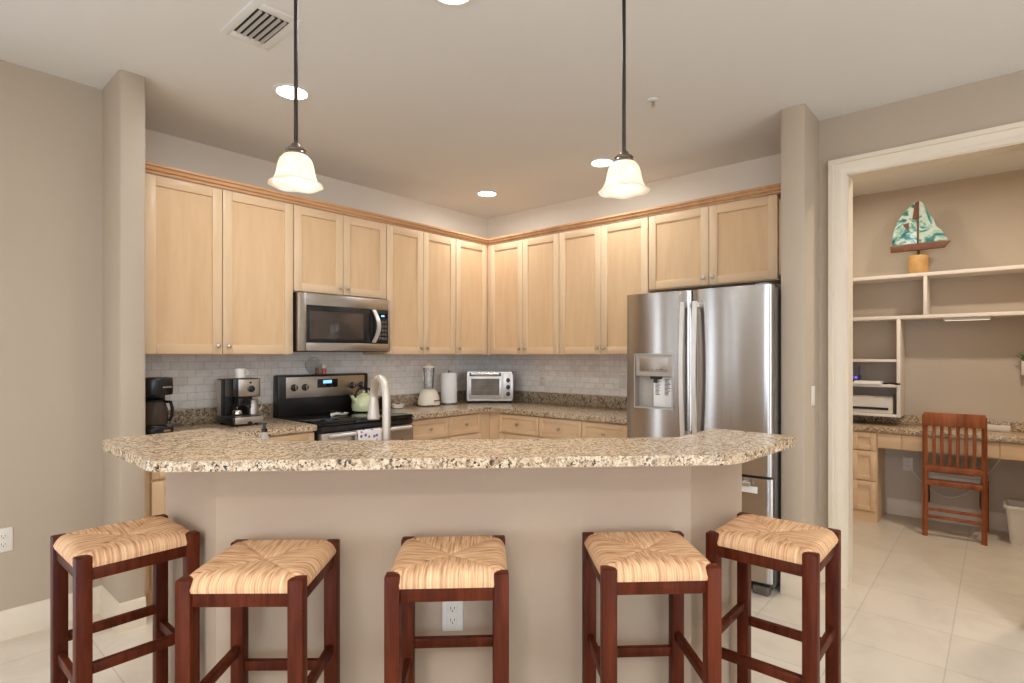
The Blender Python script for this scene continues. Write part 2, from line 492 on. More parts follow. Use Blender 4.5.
DV0, DV1, DH = 3.350, 4.125, 2.432
b = MB()
b.box(0.31, 0.43, 3.20, DV0, 0, CEIL, m='wall_paint')
b.box(0.31, 0.43, DV1, 10.0, 0, CEIL, m='wall_paint')
b.box(0.31, 0.43, DV0, DV1, DH, CEIL, m='wall_paint')
struct(b.build('wall_right_outer'))
struct(MB().box(-1.70, -1.58, 2.83, 5.12, 0, CEIL, m='office_paint').build('wall_office_back'))
struct(MB().box(-1.58, -0.12, 2.83, 2.95, 0, CEIL, m='office_paint').build('wall_office_left'))
struct(MB().box(-1.58, 0.31, 5.0, 5.12, 0, CEIL, m='office_paint').build('wall_office_right'))
# unseen living-room walls behind the viewer, with glazed openings added for daylight
def wall_with_window(name, wname, along, fixed, a0, a1, o0, o1, z0, z1):
    b = MB()
    def bx(p0, p1, q0, q1, m='wall_paint', t0=0.0, t1=0.12):
        if along == 'y': b.box(fixed + t0, fixed + t1, p0, p1, q0, q1, m=m)
        else: b.box(p0, p1, fixed + t0, fixed + t1, q0, q1, m=m)
    bx(a0, o0, 0, CEIL); bx(o1, a1, 0, CEIL); bx(o0, o1, z1, CEIL)
    if z0 > 0: bx(o0, o1, 0, z0)
    struct(b.build(name))
    b = MB(); n = 3
    def bx2(p0, p1, q0, q1, m, t0, t1):
        if along == 'y': b.box(fixed + t0, fixed + t1, p0, p1, q0, q1, m=m)
        else: b.box(p0, p1, fixed + t0, fixed + t1, q0, q1, m=m)
    bx2(o0, o1, z1 - 0.07, z1, TRIM, 0.02, 0.10); bx2(o0, o1, z0, z0 + 0.07, TRIM, 0.02, 0.10)
    for i in range(n + 1):
        c = o0 + (o1 - o0) * i / n
        bx2(max(o0, c - 0.04), min(o1, c + 0.04), z0 + 0.07, z1 - 0.07, TRIM, 0.02, 0.10)
    bx2(o0 + 0.01, o1 - 0.01, z0 + 0.05, z1 - 0.05, 'clear_glass', 0.055, 0.062)
    struct(b.build(wname))
wall_with_window('wall_back_side', 'window_1', 'y', 10.0, 0.30, 10.12, 2.9, 7.9, 0.0, 2.45)
wall_with_window('wall_back_rear', 'window_2', 'x', 10.0, 0.31, 10.0, 2.9, 7.9, 0.0, 2.45)

BB = [(0, 0), (0.015, 0), (0.015, 0.095), (0.011, 0.105), (0.011, 0.12), (0.006, 0.135), (0, 0.14)]
def baseboard(name, path): return struct(MB().sweep(path, BB, m=TRIM).build(name))
baseboard('baseboard_left', [(4.62, 0.42), (3.405, 0.42), (3.405, 0.75), (3.295, 0.75)])
baseboard('baseboard_right', [(0.75, 3.075), (0.75, 3.20), (0.43, 3.20), (0.43, 3.265)])
baseboard('baseboard_right_outer', [(0.43, 4.215), (0.43, 10.0)])
baseboard('baseboard_office', [(-1.58, 3.29), (-1.58, 5.0)])
baseboard('baseboard_back_side', [(10.0, 10.0), (10.0, 7.9)])

# cased opening to the office: stepped casing, jamb
CAS = [(0, 0), (0.0, 0.014), (0.028, 0.016), (0.033, 0.020), (0.066, 0.022), (0.071, 0.030), (0.094, 0.030), (0.094, 0)]
def casing(name, side):
    b = bmesh.new(); rings = []
    path = [(DV0, 0, (-1, 0)), (DV0, DH, (-1, 1)), (DV1, DH, (1, 1)), (DV1, 0, (1, 0))]
    for v, z, (dv, dz) in path:
        rings.append([b.verts.new((0.43 + h if side > 0 else 0.31 - h, v + dv * o, z + dz * o)) for o, h in CAS])
    k = len(CAS)
    for a, c in zip(rings, rings[1:]):
        for i in range(k): b.faces.new((a[i], a[(i + 1) % k], c[(i + 1) % k], c[i]))
    b.faces.new(rings[0]); b.faces.new(list(reversed(rings[-1])))
    mb = MB(); mb._merge(b, TRIM, False, None)
    if side > 0:
        mb.box(0.305, 0.435, DV0 - 0.012, DV0 + 0.006, 0, DH, m=TRIM)
        mb.box(0.305, 0.435, DV1 - 0.006, DV1 + 0.012, 0, DH, m=TRIM)
        mb.box(0.305, 0.435, DV0, DV1, DH - 0.006, DH + 0.012, m=TRIM)
    return struct(mb.build(name))
casing('trim_1', 1)

# ------------------------------------------------------------------ backsplash tile
struct(MB().box(0.012, 3.288, 0.0, 0.012, 1.015, 1.40, m='splash_tile_left').build('wall_left_backsplash'))
struct(MB().box(0.0, 0.012, 0.0, 2.14, 1.015, 1.40, m='splash_tile_right').build('wall_right_backsplash'))

# ------------------------------------------------------------------ cabinets
def shaker(b, x0, x1, z0, z1, y=0.0, st=0.058, m='maple', mr='maple_frame', th=0.02):
    """door leaf with its front at y - th (front is toward -y)"""
    b.box(x0, x0 + st, y - th, y, z0, z1, 0.0025, m=mr)
    b.box(x1 - st, x1, y - th, y, z0, z1, 0.0025, m=mr)
    b.box(x0 + st, x1 - st, y - th, y, z1 - st, z1, 0.0025, m='maple_rail')
    b.box(x0 + st, x1 - st, y - th, y, z0, z0 + st, 0.0025, m='maple_rail')
    b.box(x0 + st - 0.002, x1 - st + 0.002, y - th + 0.010, y - 0.002, z0 + st - 0.002, z1 - st + 0.002, m=m)

def knob(parent, x, z, y=-0.02):
    b = MB()
    mt = Matrix.Translation((x, y, z)) @ Matrix.Rotation(PI / 2, 4, 'X')
    b.lathe([(0.005, 0), (0.005, 0.012), (0.010, 0.015), (0.0135, 0.020), (0.012, 0.026), (0.006, 0.029)], 14, 'nickel', mt)
    return b.build('knob', None, parent)

def wall_cabinet(label, loc, rz, w, z0, z1, doors, group, depth=0.322):
    c = thing('wall_cabinet', label, 'cabinet', (loc[0], loc[1], z0), rz, group)
    h = z1 - z0; b = MB(); t = 0.018
    b.box(0, t, 0.001, depth, 0, h, m='maple'); b.box(w - t, w, 0.001, depth, 0, h, m='maple')
    b.box(t, w - t, 0.001, depth, h - t, h, m='maple_rail'); b.box(t, w - t, 0.001, depth, 0.012, 0.012 + t, m='maple_rail')
    b.box(t, w - t, depth - 0.008, depth, 0.03, h - t, m='maple')
    b.box(t, 0.04, 0.001, 0.02, 0.0, h, m='maple_frame'); b.box(w - 0.04, w - t, 0.001, 0.02, 0, h, m='maple_frame')
    b.box(0.04, w - 0.04, 0.001, 0.02, 0, 0.035, m='maple_rail'); b.box(0.04, w - 0.04, 0.001, 0.02, h - 0.035, h, m='maple_rail')
    if z0 > 1.85: b.box(0.9205, w - 0.04, 0.001, 0.02, 0, h, m='maple_frame')
    if loc[0] > 3: b.box(0.04, 0.094, 0.001, 0.02, 0, h, m='maple_frame')
    if loc[1] < 0.1: b.box(0.325, 0.3605, -0.02, 0.0, 0, h, m='maple_frame')
    b.build('body', None, c)
    for x0, x1, kx in doors:
        b = MB(); shaker(b, x0, x1, 0.006, h - 0.006)
        d = b.build('door', None, c)
        knob(d, x0 + 0.03 if kx < 0 else x1 - 0.03, 0.055)
    return c

UF = 0.325                                     # cabinet box front; door front at 0.345
ZU0, ZU1 = 1.372, 2.42
gL, gR = 'wall cabinets on the range wall', 'wall cabinets on the refrigerator wall'
def pairs(w, e0=0.003, e1=0.003):
    m = w / 2
    return [(e0, m - 0.002, 1), (m + 0.002, w - e1, -1)]
wall_cabinet('tall maple wall cabinet with two doors above the coffee maker and espresso machine', (3.285, UF), RL, 0.988, ZU0, ZU1,
             [(0.096, 0.519, 1), (0.523, 0.985, -1)], gL)
wall_cabinet('short maple wall cabinet with two doors directly above the microwave', (2.295, UF), RL, 0.775, 1.812, ZU1, pairs(0.775), gL)
wall_cabinet('tall maple wall cabinet with two narrow doors right of the microwave', (1.518, UF), RL, 0.752, ZU0, ZU1, pairs(0.752), gL)
wall_cabinet('single-door tall maple wall cabinet left of the inside corner, above the paper towels', (0.764, UF), RL, 0.417, ZU0, ZU1, [(0.003, 0.400, -1)], gL)
wall_cabinet('tall maple wall cabinet with two doors right of the inside corner, above the toaster oven', (UF, 0.003), RR, 1.178, ZU0, ZU1,
             [(0.362, 0.768, 1), (0.772, 1.176, -1)], gR)
wall_cabinet('tall maple wall cabinet with two doors immediately left of the refrigerator', (UF, 1.183), RR, 0.837, ZU0, ZU1, pairs(0.837), gR)
wall_cabinet('short maple wall cabinet with two wide doors above the refrigerator', (UF, 2.022), RR, 1.043, 1.86, ZU1,
             [(0.004, 0.464, 1), (0.468, 0.918, -1)], gR)

CR = [(0.0, 2.421), (0.012, 2.421), (0.014, 2.434), (0.026, 2.440), (0.032, 2.456), (0.040, 2.460), (0.040, 2.474), (0.0, 2.474)]
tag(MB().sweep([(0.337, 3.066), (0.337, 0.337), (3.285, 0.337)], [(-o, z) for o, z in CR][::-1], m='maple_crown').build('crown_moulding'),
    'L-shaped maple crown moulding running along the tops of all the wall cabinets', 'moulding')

def base_cabinet(label, loc, rz, w, drawers, group, depth=0.60, filler=None, doors=True):
    """toe kick, body, a row of drawers with doors below; front face at y=0"""
    c = thing('base_cabinet', label, 'cabinet', (loc[0], loc[1], 0), rz, group)
    H = 0.872; b = MB()
    b.box(0, w, 0.06, depth, 0, 0.10, m='maple_rail')
    b.box(0, w, 0.001, depth, 0.10, H, m='maple_frame')
    b.build('body', None, c)
    for x0, x1 in drawers:
        b = MB(); shaker(b, x0, x1, 0.705, 0.862, st=0.038, m='maple_rail', mr='maple_rail')
        d = b.build('drawer', None, c); knob(d, (x0 + x1) / 2, 0.783)
        b = MB(); shaker(b, x0, x1, 0.115, 0.692)
        d = b.build('door', None, c); knob(d, x1 - 0.03, 0.64)
    return c
BF = 0.615
gB = 'base cabinets under the kitchen counters'
base_cabinet('maple base cabinet left of the range, under the espresso machine', (3.285, BF), RL, 0.988,
             [(0.05, 0.50), (0.505, 0.983)], gB)
base_cabinet('two-drawer maple base cabinet right of the range, under the blender', (1.517, BF), RL, 0.9025,
             [(0.004, 0.402), (0.408, 0.776)], gB)
base_cabinet('three-drawer maple base cabinet between the inside corner and the refrigerator', (BF, 0.6155), RR, 1.509,
             [(0.13, 0.572), (0.578, 0.992), (0.998, 1.395)], gB)

# ------------------------------------------------------------------ granite worktops of the wall runs
def slab(label, poly, radii, z0=0.872, z1=0.914, name='granite_worktop', mat='granite', bev=0.008):
    return tag(MB().prism(fillet(poly, radii, 5), z0, z1, bev, m=mat).build(name), label, 'countertop')
slab('short granite worktop left of the range, holding the espresso machine', [(2.297, 0.002), (3.287, 0.002), (3.287, 0.66), (2.297, 0.66)], [0] * 4)
slab('L-shaped granite worktop in the corner from the range to the refrigerator',
     [(0.002, 0.002), (1.515, 0.002), (1.515, 0.66), (0.66, 0.66), (0.66, 2.115), (0.002, 2.115)], [0, 0, 0, 0.03, 0, 0])
def upstand(label, bxs):
    b = MB()
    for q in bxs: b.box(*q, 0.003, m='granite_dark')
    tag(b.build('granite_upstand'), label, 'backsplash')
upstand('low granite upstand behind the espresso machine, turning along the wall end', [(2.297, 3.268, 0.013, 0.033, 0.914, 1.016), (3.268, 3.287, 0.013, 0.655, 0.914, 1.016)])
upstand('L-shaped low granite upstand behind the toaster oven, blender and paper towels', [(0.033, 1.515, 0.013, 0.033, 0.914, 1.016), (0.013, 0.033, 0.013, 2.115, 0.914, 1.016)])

# ------------------------------------------------------------------ island: half wall, raised bar, lower counter
PW = [(3.458, 1.60), (3.458, 2.092), (2.33, 3.22), (1.95, 3.262), (1.935, 3.145), (2.28, 3.10), (3.338, 2.042), (3.338, 1.60)]
struct(MB().prism(PW, 0, 1.035, m='island_paint').build('wall_island'))
bar = [(3.668, 1.60), (3.676, 2.20), (2.46, 3.42), (1.92, 3.462), (1.90, 3.13), (2.24, 3.13), (3.27, 2.10), (3.27, 1.555)]
tag(MB().prism(fillet(bar, [0.06, 0.10, 0.16, 0.05, 0.03, 0.05, 0.05, 0.03], 10), 1.0355, 1.067, 0.008, m='granite', seg=3).build('granite_bar_top'),
    'long speckled granite breakfast bar top in the foreground with angled ends', 'countertop')
isl = [(3.336, 1.60), (3.336, 2.040), (2.279, 3.097), (1.94, 3.140), (1.94, 2.50), (2.0, 2.50), (2.72, 1.78), (2.72, 1.60)]
tag(MB().prism(isl, 0.872, 0.914, 0.006, m='granite').build('granite_sink_counter'), 'lower granite sink counter hidden behind the raised bar, under the faucet', 'countertop')
c = thing('sink_cabinet', 'maple sink cabinet behind the bar half wall, below the faucet', 'cabinet')
isb = [(3.335, 1.62), (3.335, 2.039), (2.278, 3.096), (1.96, 3.137), (1.96, 2.54), (2.02, 2.54), (2.76, 1.80), (2.76, 1.62)]
MB().prism(isb, 0.0, 0.871, m='maple_frame').build('body', None, c)
for k in range(2):
    b = MB(); shaker(b, -0.505 + k * 0.51, -0.005 + k * 0.51, 0.12, 0.85)
    d = b.build('door', None, c, (2.388, 2.168, 0), (0, 0, RI + PI)); knob(d, -0.04 + k * 0.08, 0.78)

# ------------------------------------------------------------------ bar stools
def make_stool(label):
    s = thing('bar_stool', label, 'stool', group='rush-seat stools along the bar')
    w = 0.1675; L = 0.041
    for sx in (-1, 1):
        for sy in (-1, 1):
            b = MB(); x0 = sx * w if sx < 0 else w - L; y0 = sy * w if sy < 0 else w - L
            b.box(x0, x0 + L, y0, y0 + L, 0, 0.778, 0.004, m='stool_wood')
            b.build('leg', None, s)
    i = w - L + 0.002
    for sy in (-1, 1):
        y = sy * (w - 0.0215)
        MB().box(-i, i, y - 0.013, y + 0.013, 0.704, 0.746, 0.003, m='stool_wood').build('seat_rail', None, s)
        MB().box(-i, i, y - 0.010, y + 0.010, 0.424, 0.456, 0.003, m='stool_wood').build('stretcher', None, s)
    for sx in (-1, 1):
        x = sx * (w - 0.0215)
        MB().box(x - 0.013, x + 0.013, -i, i, 0.704, 0.746, 0.003, m='stool_wood').build('seat_rail', None, s)
        MB().box(x - 0.010, x + 0.010, -i, i, 0.368, 0.400, 0.003, m='stool_wood').build('stretcher', None, s)
    # rush seat
    N = 84; a = w - 0.001; b = bmesh.new(); g = []
    for iy in range(N + 1):
        row = []
        for ix in range(N + 1):
            u = -1 + 2 * ix / N; v = -1 + 2 * iy / N
            u = math.copysign(1 - (1 - abs(u)) ** 1.25, u); v = math.copysign(1 - (1 - abs(v)) ** 1.25, v)
            au, av = abs(u), abs(v)
            z = 0.787 - 0.010 * (1 - max(au, av)) - 0.030 * (au ** 14 + av ** 14)
            z -= 0.0045 * math.exp(-((au - av) / 0.05) ** 2) * (0.4 + 0.6 * (1 - max(au, av)))
            z -= 0.022 * (au * av) ** 6
            q = u if av > au else v
            z += 0.0012 * abs(math.sin(q * PI * 19))
            k = 0.012 * (au ** 12 * 0 + 0)
            row.append(b.verts.new((u * a, v * a, z)))
        g.append(row)
    for iy in range(N):
        for ix in range(N):
            b.faces.new((g[iy][ix], g[iy][ix + 1], g[iy + 1][ix + 1], g[iy + 1][ix]))
    ring = [g[0][i] for i in range(N + 1)] + [g[i][N] for i in range(1, N + 1)] + [g[N][i] for i in range(N - 1, -1, -1)] + [g[i][0] for i in range(N - 1, 0, -1)]
    low = [b.verts.new((v.co.x * 0.985, v.co.y * 0.985, 0.743)) for v in ring]
    for i in range(len(ring)):
        j = (i + 1) % len(ring); b.faces.new((ring[j], ring[i], low[i], low[j]))
    b.faces.new(low)
    mb = MB(); mb._merge(b, 'rush', True, None)
    mb.build('seat', None, s)
    return s
st = make_stool('leftmost rush-seat bar stool at the left end of the bar')
st.location = (3.648, 1.846, 0); st.rotation_euler = (0, 0, math.radians(181))
gS = 'rush-seat stools along the bar'
dup(st, (3.440, 2.410, 0), math.radians(132 + 90), 'rush-seat bar stool second from the left, overlapping the leftmost stool', gS)
dup(st, (3.060, 2.792, 0), math.radians(134), 'middle rush-seat bar stool standing in front of the wall outlet', gS)
dup(st, (2.634, 3.207, 0), math.radians(134 + 90), 'rush-seat bar stool second from the right along the bar', gS)
dup(st, (2.198, 3.452, 0), math.radians(180), 'rightmost rush-seat bar stool, turned sideways at the right end of the bar', gS)

# ------------------------------------------------------------------ refrigerator (front toward +u); local x to the right, front at y=0
f = thing('refrigerator', 'stainless steel refrigerator with water dispenser beside the passage wall', 'refrigerator', (0.87, 2.122, 0), RR)
FW = 0.932
MB().box(0.004, FW - 0.004, 0.075, 0.84, 0.03, 1.765, 0.004, m='fridge_side').box(0.03, FW - 0.03, 0.10, 0.80, 0.0, 0.03, m='dark_slot').build('body', None, f)
def bowed(b, x0, x1, z0, z1, y_back=0.068, bow=0.018, m='steel', cut=None, edge=0.012):
    """door leaf whose front is gently rounded across its width; cut = (x0,x1,z0,z1) hole for a recess"""
    bm = bmesh.new(); n = 20
    def fy(x):
        t = (x - (x0 + x1) / 2) / ((x1 - x0) / 2)
        return bow * t * t + edge * abs(t) ** 40
    xs = [x0 + (x1 - x0) * 0.5 * (1 - math.cos(PI * i / n)) for i in range(n + 1)]
    zs = [z0, z1]
    if cut:
        xs = sorted(set(xs) | {cut[0], cut[1]}); zs = [z0, cut[2], cut[3], z1]
    V = {}
    for i, x in enumerate(xs):
        for j, z in enumerate(zs):
            V[i, j] = bm.verts.new((x, fy(x), z))
    for i in range(len(xs) - 1):
        for j in range(len(zs) - 1):
            if cut and xs[i] >= cut[0] - 1e-6 and xs[i + 1] <= cut[1] + 1e-6 and j == 1: continue
            bm.faces.new((V[i, j], V[i + 1, j], V[i + 1, j + 1], V[i, j + 1]))
    J = len(zs) - 1; I = len(xs) - 1
    bk = {(i, j): bm.verts.new((xs[i], y_back, zs[j])) for i in (0, I) for j in (0, J)}
    bm.faces.new([V[i, 0] for i in range(I, -1, -1)] + [bk[0, 0], bk[I, 0]])
    bm.faces.new([V[i, J] for i in range(I + 1)] + [bk[I, J], bk[0, J]])
    bm.faces.new([V[0, j] for j in range(J + 1)] + [bk[0, J], bk[0, 0]])
    bm.faces.new([V[I, j] for j in range(J, -1, -1)] + [bk[I, 0], bk[I, J]])
    bm.faces.new((bk[0, 0], bk[0, J], bk[I, J], bk[I, 0]))
    b._merge(bm, m, True, None)
    return fy
cut = (0.080, 0.338, 1.03, 1.372)
b = MB(); bowed(b, 0.0, 0.458, 0.677, 1.775, cut=cut)
dl = b.build('door', None, f)
b = MB(); bowed(b, 0.464, FW, 0.677, 1.775); drr = b.build('door', None, f)
b = MB(); bowed(b, 0.0, FW, 0.065, 0.660, bow=0.022); dz = b.build('freezer_drawer', None, f)
b = MB(); b.box(0.05, FW - 0.05, 0.03, 0.06, 0.0125, 0.058, m='dark_slot'); b.box(FW - 0.10, FW - 0.01, -0.004, 0.06, 0.003, 0.05, 0.008, m='grey_metal'); b.build('kick_grille', None, f)
b = MB(); b.box(0.02, 0.10, 0.08, 0.16, 1.766, 1.785, 0.004, m='grey_metal'); b.box(FW - 0.10, FW - 0.02, 0.05, 0.2, 1.766, 1.79, 0.004, m='grey_metal'); b.build('hinge_cover', None, f)
# handles: flat bars bowed away from the doors
def fridge_handle(door, x):
    b = MB(); pts = []
    n = 16; bm = bmesh.new(); rings = []
    for i in range(n + 1):
        tt = i / n; z = 0.86 + tt * 0.84; y = -0.018 - 0.040 * math.sin(PI * (0.12 + 0.76 * tt))
        rings.append([bm.verts.new((x + dx, y + dy, z)) for dx, dy in ((-0.013, -0.007), (0.013, -0.007), (0.013, 0.007), (-0.013, 0.007))])
    for a, c in zip(rings, rings[1:]):
        for k in range(4): bm.faces.new((a[k], a[(k + 1) % 4], c[(k + 1) % 4], c[k]))
    bm.faces.new(rings[0]); bm.faces.new(list(reversed(rings[-1])))
    b._merge(bm, 'handle_metal', False, None)
    for z in (0.88, 1.68): b.box(x - 0.010, x + 0.010, -0.03, 0.02, z - 0.014, z + 0.014, m='handle_metal')
    return b.build('handle', None, door)
fridge_handle(dl, 0.425); fridge_handle(drr, 0.503)
b = MB(); b.box(0.10, FW - 0.10, -0.045, -0.028, 0.618, 0.645, 0.006, m='nickel')
for x in (0.14, FW - 0.14): b.box(x - 0.012, x + 0.012, -0.03, 0.02, 0.622, 0.641, m='nickel')
b.build('handle', None, dz)
MB().box(FW - 0.165, FW - 0.075, 0.004, 0.0085, 0.575, 0.612, m='paper').build('sticker', None, dz, None, None)
# dispenser
x0, x1, z0, z1 = cut
b = MB()
b.box(x0 - 0.008, x0, -0.004, 0.062, z0 - 0.008, z1 + 0.008, m='steel_flat'); b.box(x1, x1 + 0.008, -0.004, 0.062, z0 - 0.008, z1 + 0.008, m='steel_flat')
b.box(x0, x1, -0.004, 0.062, z1, z1 + 0.008, m='steel_flat'); b.box(x0, x1, -0.004, 0.062, z0 - 0.008, z0, m='steel_flat')
b.box(x0, x1, 0.054, 0.064, z0, z1, m='dispenser_grey')
dp = b.build('dispenser', None, dl)
b = MB(); b.box(x0, x1, 0.004, 0.054, 1.232, z1, 0.004, m='dispenser_grey'); b.box(x0 + 0.03, x1 - 0.03, 0.001, 0.006, 1.262, z1 - 0.02, 0.001, m='steel_flat')
for k in range(5): b.box(x0 + 0.05 + k * 0.032, x0 + 0.066 + k * 0.032, 0.0003, 0.0012, 1.275, 1.279, m='ink')
b.cyl((0.241, 0.0025, 1.325), (0.241, -0.001, 1.325), 0.020, 16, 'steel_flat')
b.build('control_panel', None, dp)
b = MB(); b.box(0.181, 0.251, 0.010, 0.05, 1.214, 1.232, 0.003, m='black_plastic'); b.box(0.201, 0.216, 0.02, 0.04, 1.19, 1.214, m='black_plastic'); b.build('nozzle', None, dp)
b = MB()
b.box(0.190, 0.328, 0.044, 0.0455, z0 + 0.003, 1.225, m='paper')
for cx in (0.203, 0.268):
    for k in range(13):
        wv = 0.042 * (0.55 + 0.45 * random.random())
        b.box(cx, cx + wv, 0.0432, 0.0440, 1.212 - k * 0.0085, 1.2165 - k * 0.0085, m='ink')
b.build('instruction_sheet', None, dp)

# ------------------------------------------------------------------ range
r = thing('range', 'stainless and black electric range with glass cooktop under the microwave', 'stove', (2.288, 0.672, 0), RL)
RW = 0.764
b = MB(); b.box(0.002, RW - 0.002, 0.02, 0.655, 0.03, 0.895, 0.003, m='black_plastic')
for x in (0.05, RW - 0.05):
    for y in (0.08, 0.6): b.cyl((x, y, 0), (x, y, 0.03), 0.018, 12, 'rubber')
b.build('body', None, r)
b = MB(); b.box(0.0, RW, -0.012, 0.60, 0.895, 0.924, 0.006, m='dark_glass'); ct = b.build('cooktop', None, r)
b = MB(); b.box(0.006, RW - 0.006, -0.018, 0.02, 0.858, 0.893, 0.003, m='black_plastic'); b.build('trim_strip', None, r)
b = MB()
b.box(0.004, RW - 0.004, -0.025, 0.02, 0.23, 0.852, 0.006, m='steel_flat'); b.box(0.10, RW - 0.10, -0.0265, -0.02, 0.36, 0.745, 0.001, m='dark_glass')
od = b.build('oven_door', None, r)
b = MB(); b.tube([(0.05, -0.055, 0.835), (RW - 0.05, -0.055, 0.835)], 0.0125, 12, 'handle_metal')
for x in (0.09, RW - 0.09): b.cyl((x, -0.055, 0.835), (x, -0.022, 0.835), 0.010, 10, 'nickel')
b.build('handle', None, od)
b = MB(); b.box(0.004, RW - 0.004, -0.022, 0.02, 0.05, 0.222, 0.006, m='steel_flat'); b.build('storage_drawer', None, r)
b = MB(); b.box(0.0, RW, 0.573, 0.657, 0.90, 1.222, 0.012, m='black_plastic')
bg = b.build('backguard', None, r)
b = MB(); b.box(0.058, RW - 0.040, 0.567, 0.576, 1.050, 1.206, 0.002, m='steel_flat'); cp = b.build('control_panel', None, bg)
b = MB(); b.box(0.305, 0.478, 0.564, 0.568, 1.120, 1.185, 0.001, m='dark_glass'); b.box(0.352, 0.425, 0.5632, 0.5642, 1.152, 1.176, m='blue_led'); b.build('display', None, bg)
for x in (0.117, 0.203, 0.607, 0.692):
    mt = Matrix.Translation((x, 0.568, 1.128)) @ Matrix.Rotation(PI / 2, 4, 'X')
    b = MB(); b.lathe([(0.026, 0), (0.026, 0.005), (0.021, 0.008), (0.020, 0.026), (0.015, 0.029)], 20, 'black_plastic', mt)
    b.box(x - 0.004, x + 0.004, 0.533, 0.541, 1.112, 1.146, 0.001, m='nickel')
    b.build('knob', None, bg)
# towel over the oven handle
bm = bmesh.new(); n = 16; rows = []
prof = [(-0.0385, 0.70), (-0.0385, 0.80), (-0.0395, 0.835), (-0.046, 0.8485), (-0.055, 0.852), (-0.064, 0.8485), (-0.0705, 0.835), (-0.0725, 0.76), (-0.073, 0.68), (-0.072, 0.60), (-0.071, 0.54)]
for y, z in prof:
    rows.append([bm.verts.new((0.245 + 0.19 * i / n, y - 0.003 * (0.5 + 0.5 * math.sin(i * 1.1)) * (1 if y < -0.06 else 0), z)) for i in range(n + 1)])
for a, c_ in zip(rows, rows[1:]):
    for i in range(n): bm.faces.new((a[i], a[i + 1], c_[i + 1], c_[i]))
mb = MB(); mb._merge(bm, 'towel_cloth', True, None)
tw = mb.build('dish_towel', None, None, (2.288, 0.672, 0), (0, 0, RL))
md = tw.modifiers.new('thick', 'SOLIDIFY'); md.thickness = 0.004; md.offset = 1.0
tag(tw, 'white dish towel with purple flowers hung over the oven handle', 'towel')

# ------------------------------------------------------------------ microwave
m_ = thing('microwave', 'stainless over-the-range microwave with curved handle below the short cabinet', 'microwave', (2.290, 0.402, 1.396), RL)
MW, MH = 0.764, 0.410
MB().box(0.0, MW, 0.03, 0.385, 0.0, MH, 0.003, m='black_plastic').build('body', None, m_)
b = MB()
b.box(0.0, 0.058, 0.0, 0.03, 0.004, MH - 0.002, 0.003, m='steel_flat'); b.box(MW - 0.018, MW, 0.0, 0.03, 0.004, MH - 0.002, 0.003, m='steel_flat')
b.box(0.058, MW - 0.018, 0.0, 0.03, MH - 0.085, MH - 0.002, 0.003, m='steel_flat'); b.box(0.058, MW - 0.018, 0.0, 0.03, 0.004, 0.062, 0.003, m='steel_flat')
b.build('front_frame', None, m_)
b = MB(); b.box(0.059, 0.590, 0.003, 0.030, 0.063, MH - 0.086, 0.003, m='black_plastic'); b.box(0.085, 0.520, 0.0015, 0.01, 0.088, MH - 0.125, 0.001, m='oven_window')
dr = b.build('door', None, m_)
b = MB(); bm = bmesh.new(); rings = []
for i in range(15):
    tt = i / 14; z = 0.070 + tt * 0.252; y = -0.006 - 0.040 * math.sin(PI * tt)
    rings.append([bm.verts.new((0.606 + dx + 0.02 * math.sin(PI * tt), y + dy, z)) for dx, dy in ((-0.016, -0.006), (0.016, -0.006), (0.016, 0.006), (-0.016, 0.006))])
for a, c_ in zip(rings, rings[1:]):
    for k in range(4): bm.faces.new((a[k], a[(k + 1) % 4], c_[(k + 1) % 4], c_[k]))
bm.faces.new(rings[0]); bm.faces.new(list(reversed(rings[-1])))
b._merge(bm, 'handle_metal', True, None); b.build('handle', None, dr)
b = MB(); b.box(0.592, MW - 0.019, 0.003, 0.03, 0.063, MH - 0.086, 0.002, m='black_plastic')
b.box(0.655, 0.735, 0.0015, 0.004, 0.262, 0.295, m='dark_glass'); b.box(0.68, 0.71, 0.0008, 0.002, 0.272, 0.285, m='blue_led')
for rr_ in range(5):
    for cc in range(3): b.box(0.658 + cc * 0.027, 0.678 + cc * 0.027, 0.0015, 0.004, 0.09 + rr_ * 0.032, 0.112 + rr_ * 0.032, 0.001, m='grey_metal')
b.build('control_panel', None, m_)
b = MB()
for k in range(12): b.box(0.06 + k * 0.054, 0.10 + k * 0.054, 0.08, 0.30, -0.003, 0.002, m='grey_metal')
b.build('underside_vent', None, m_)

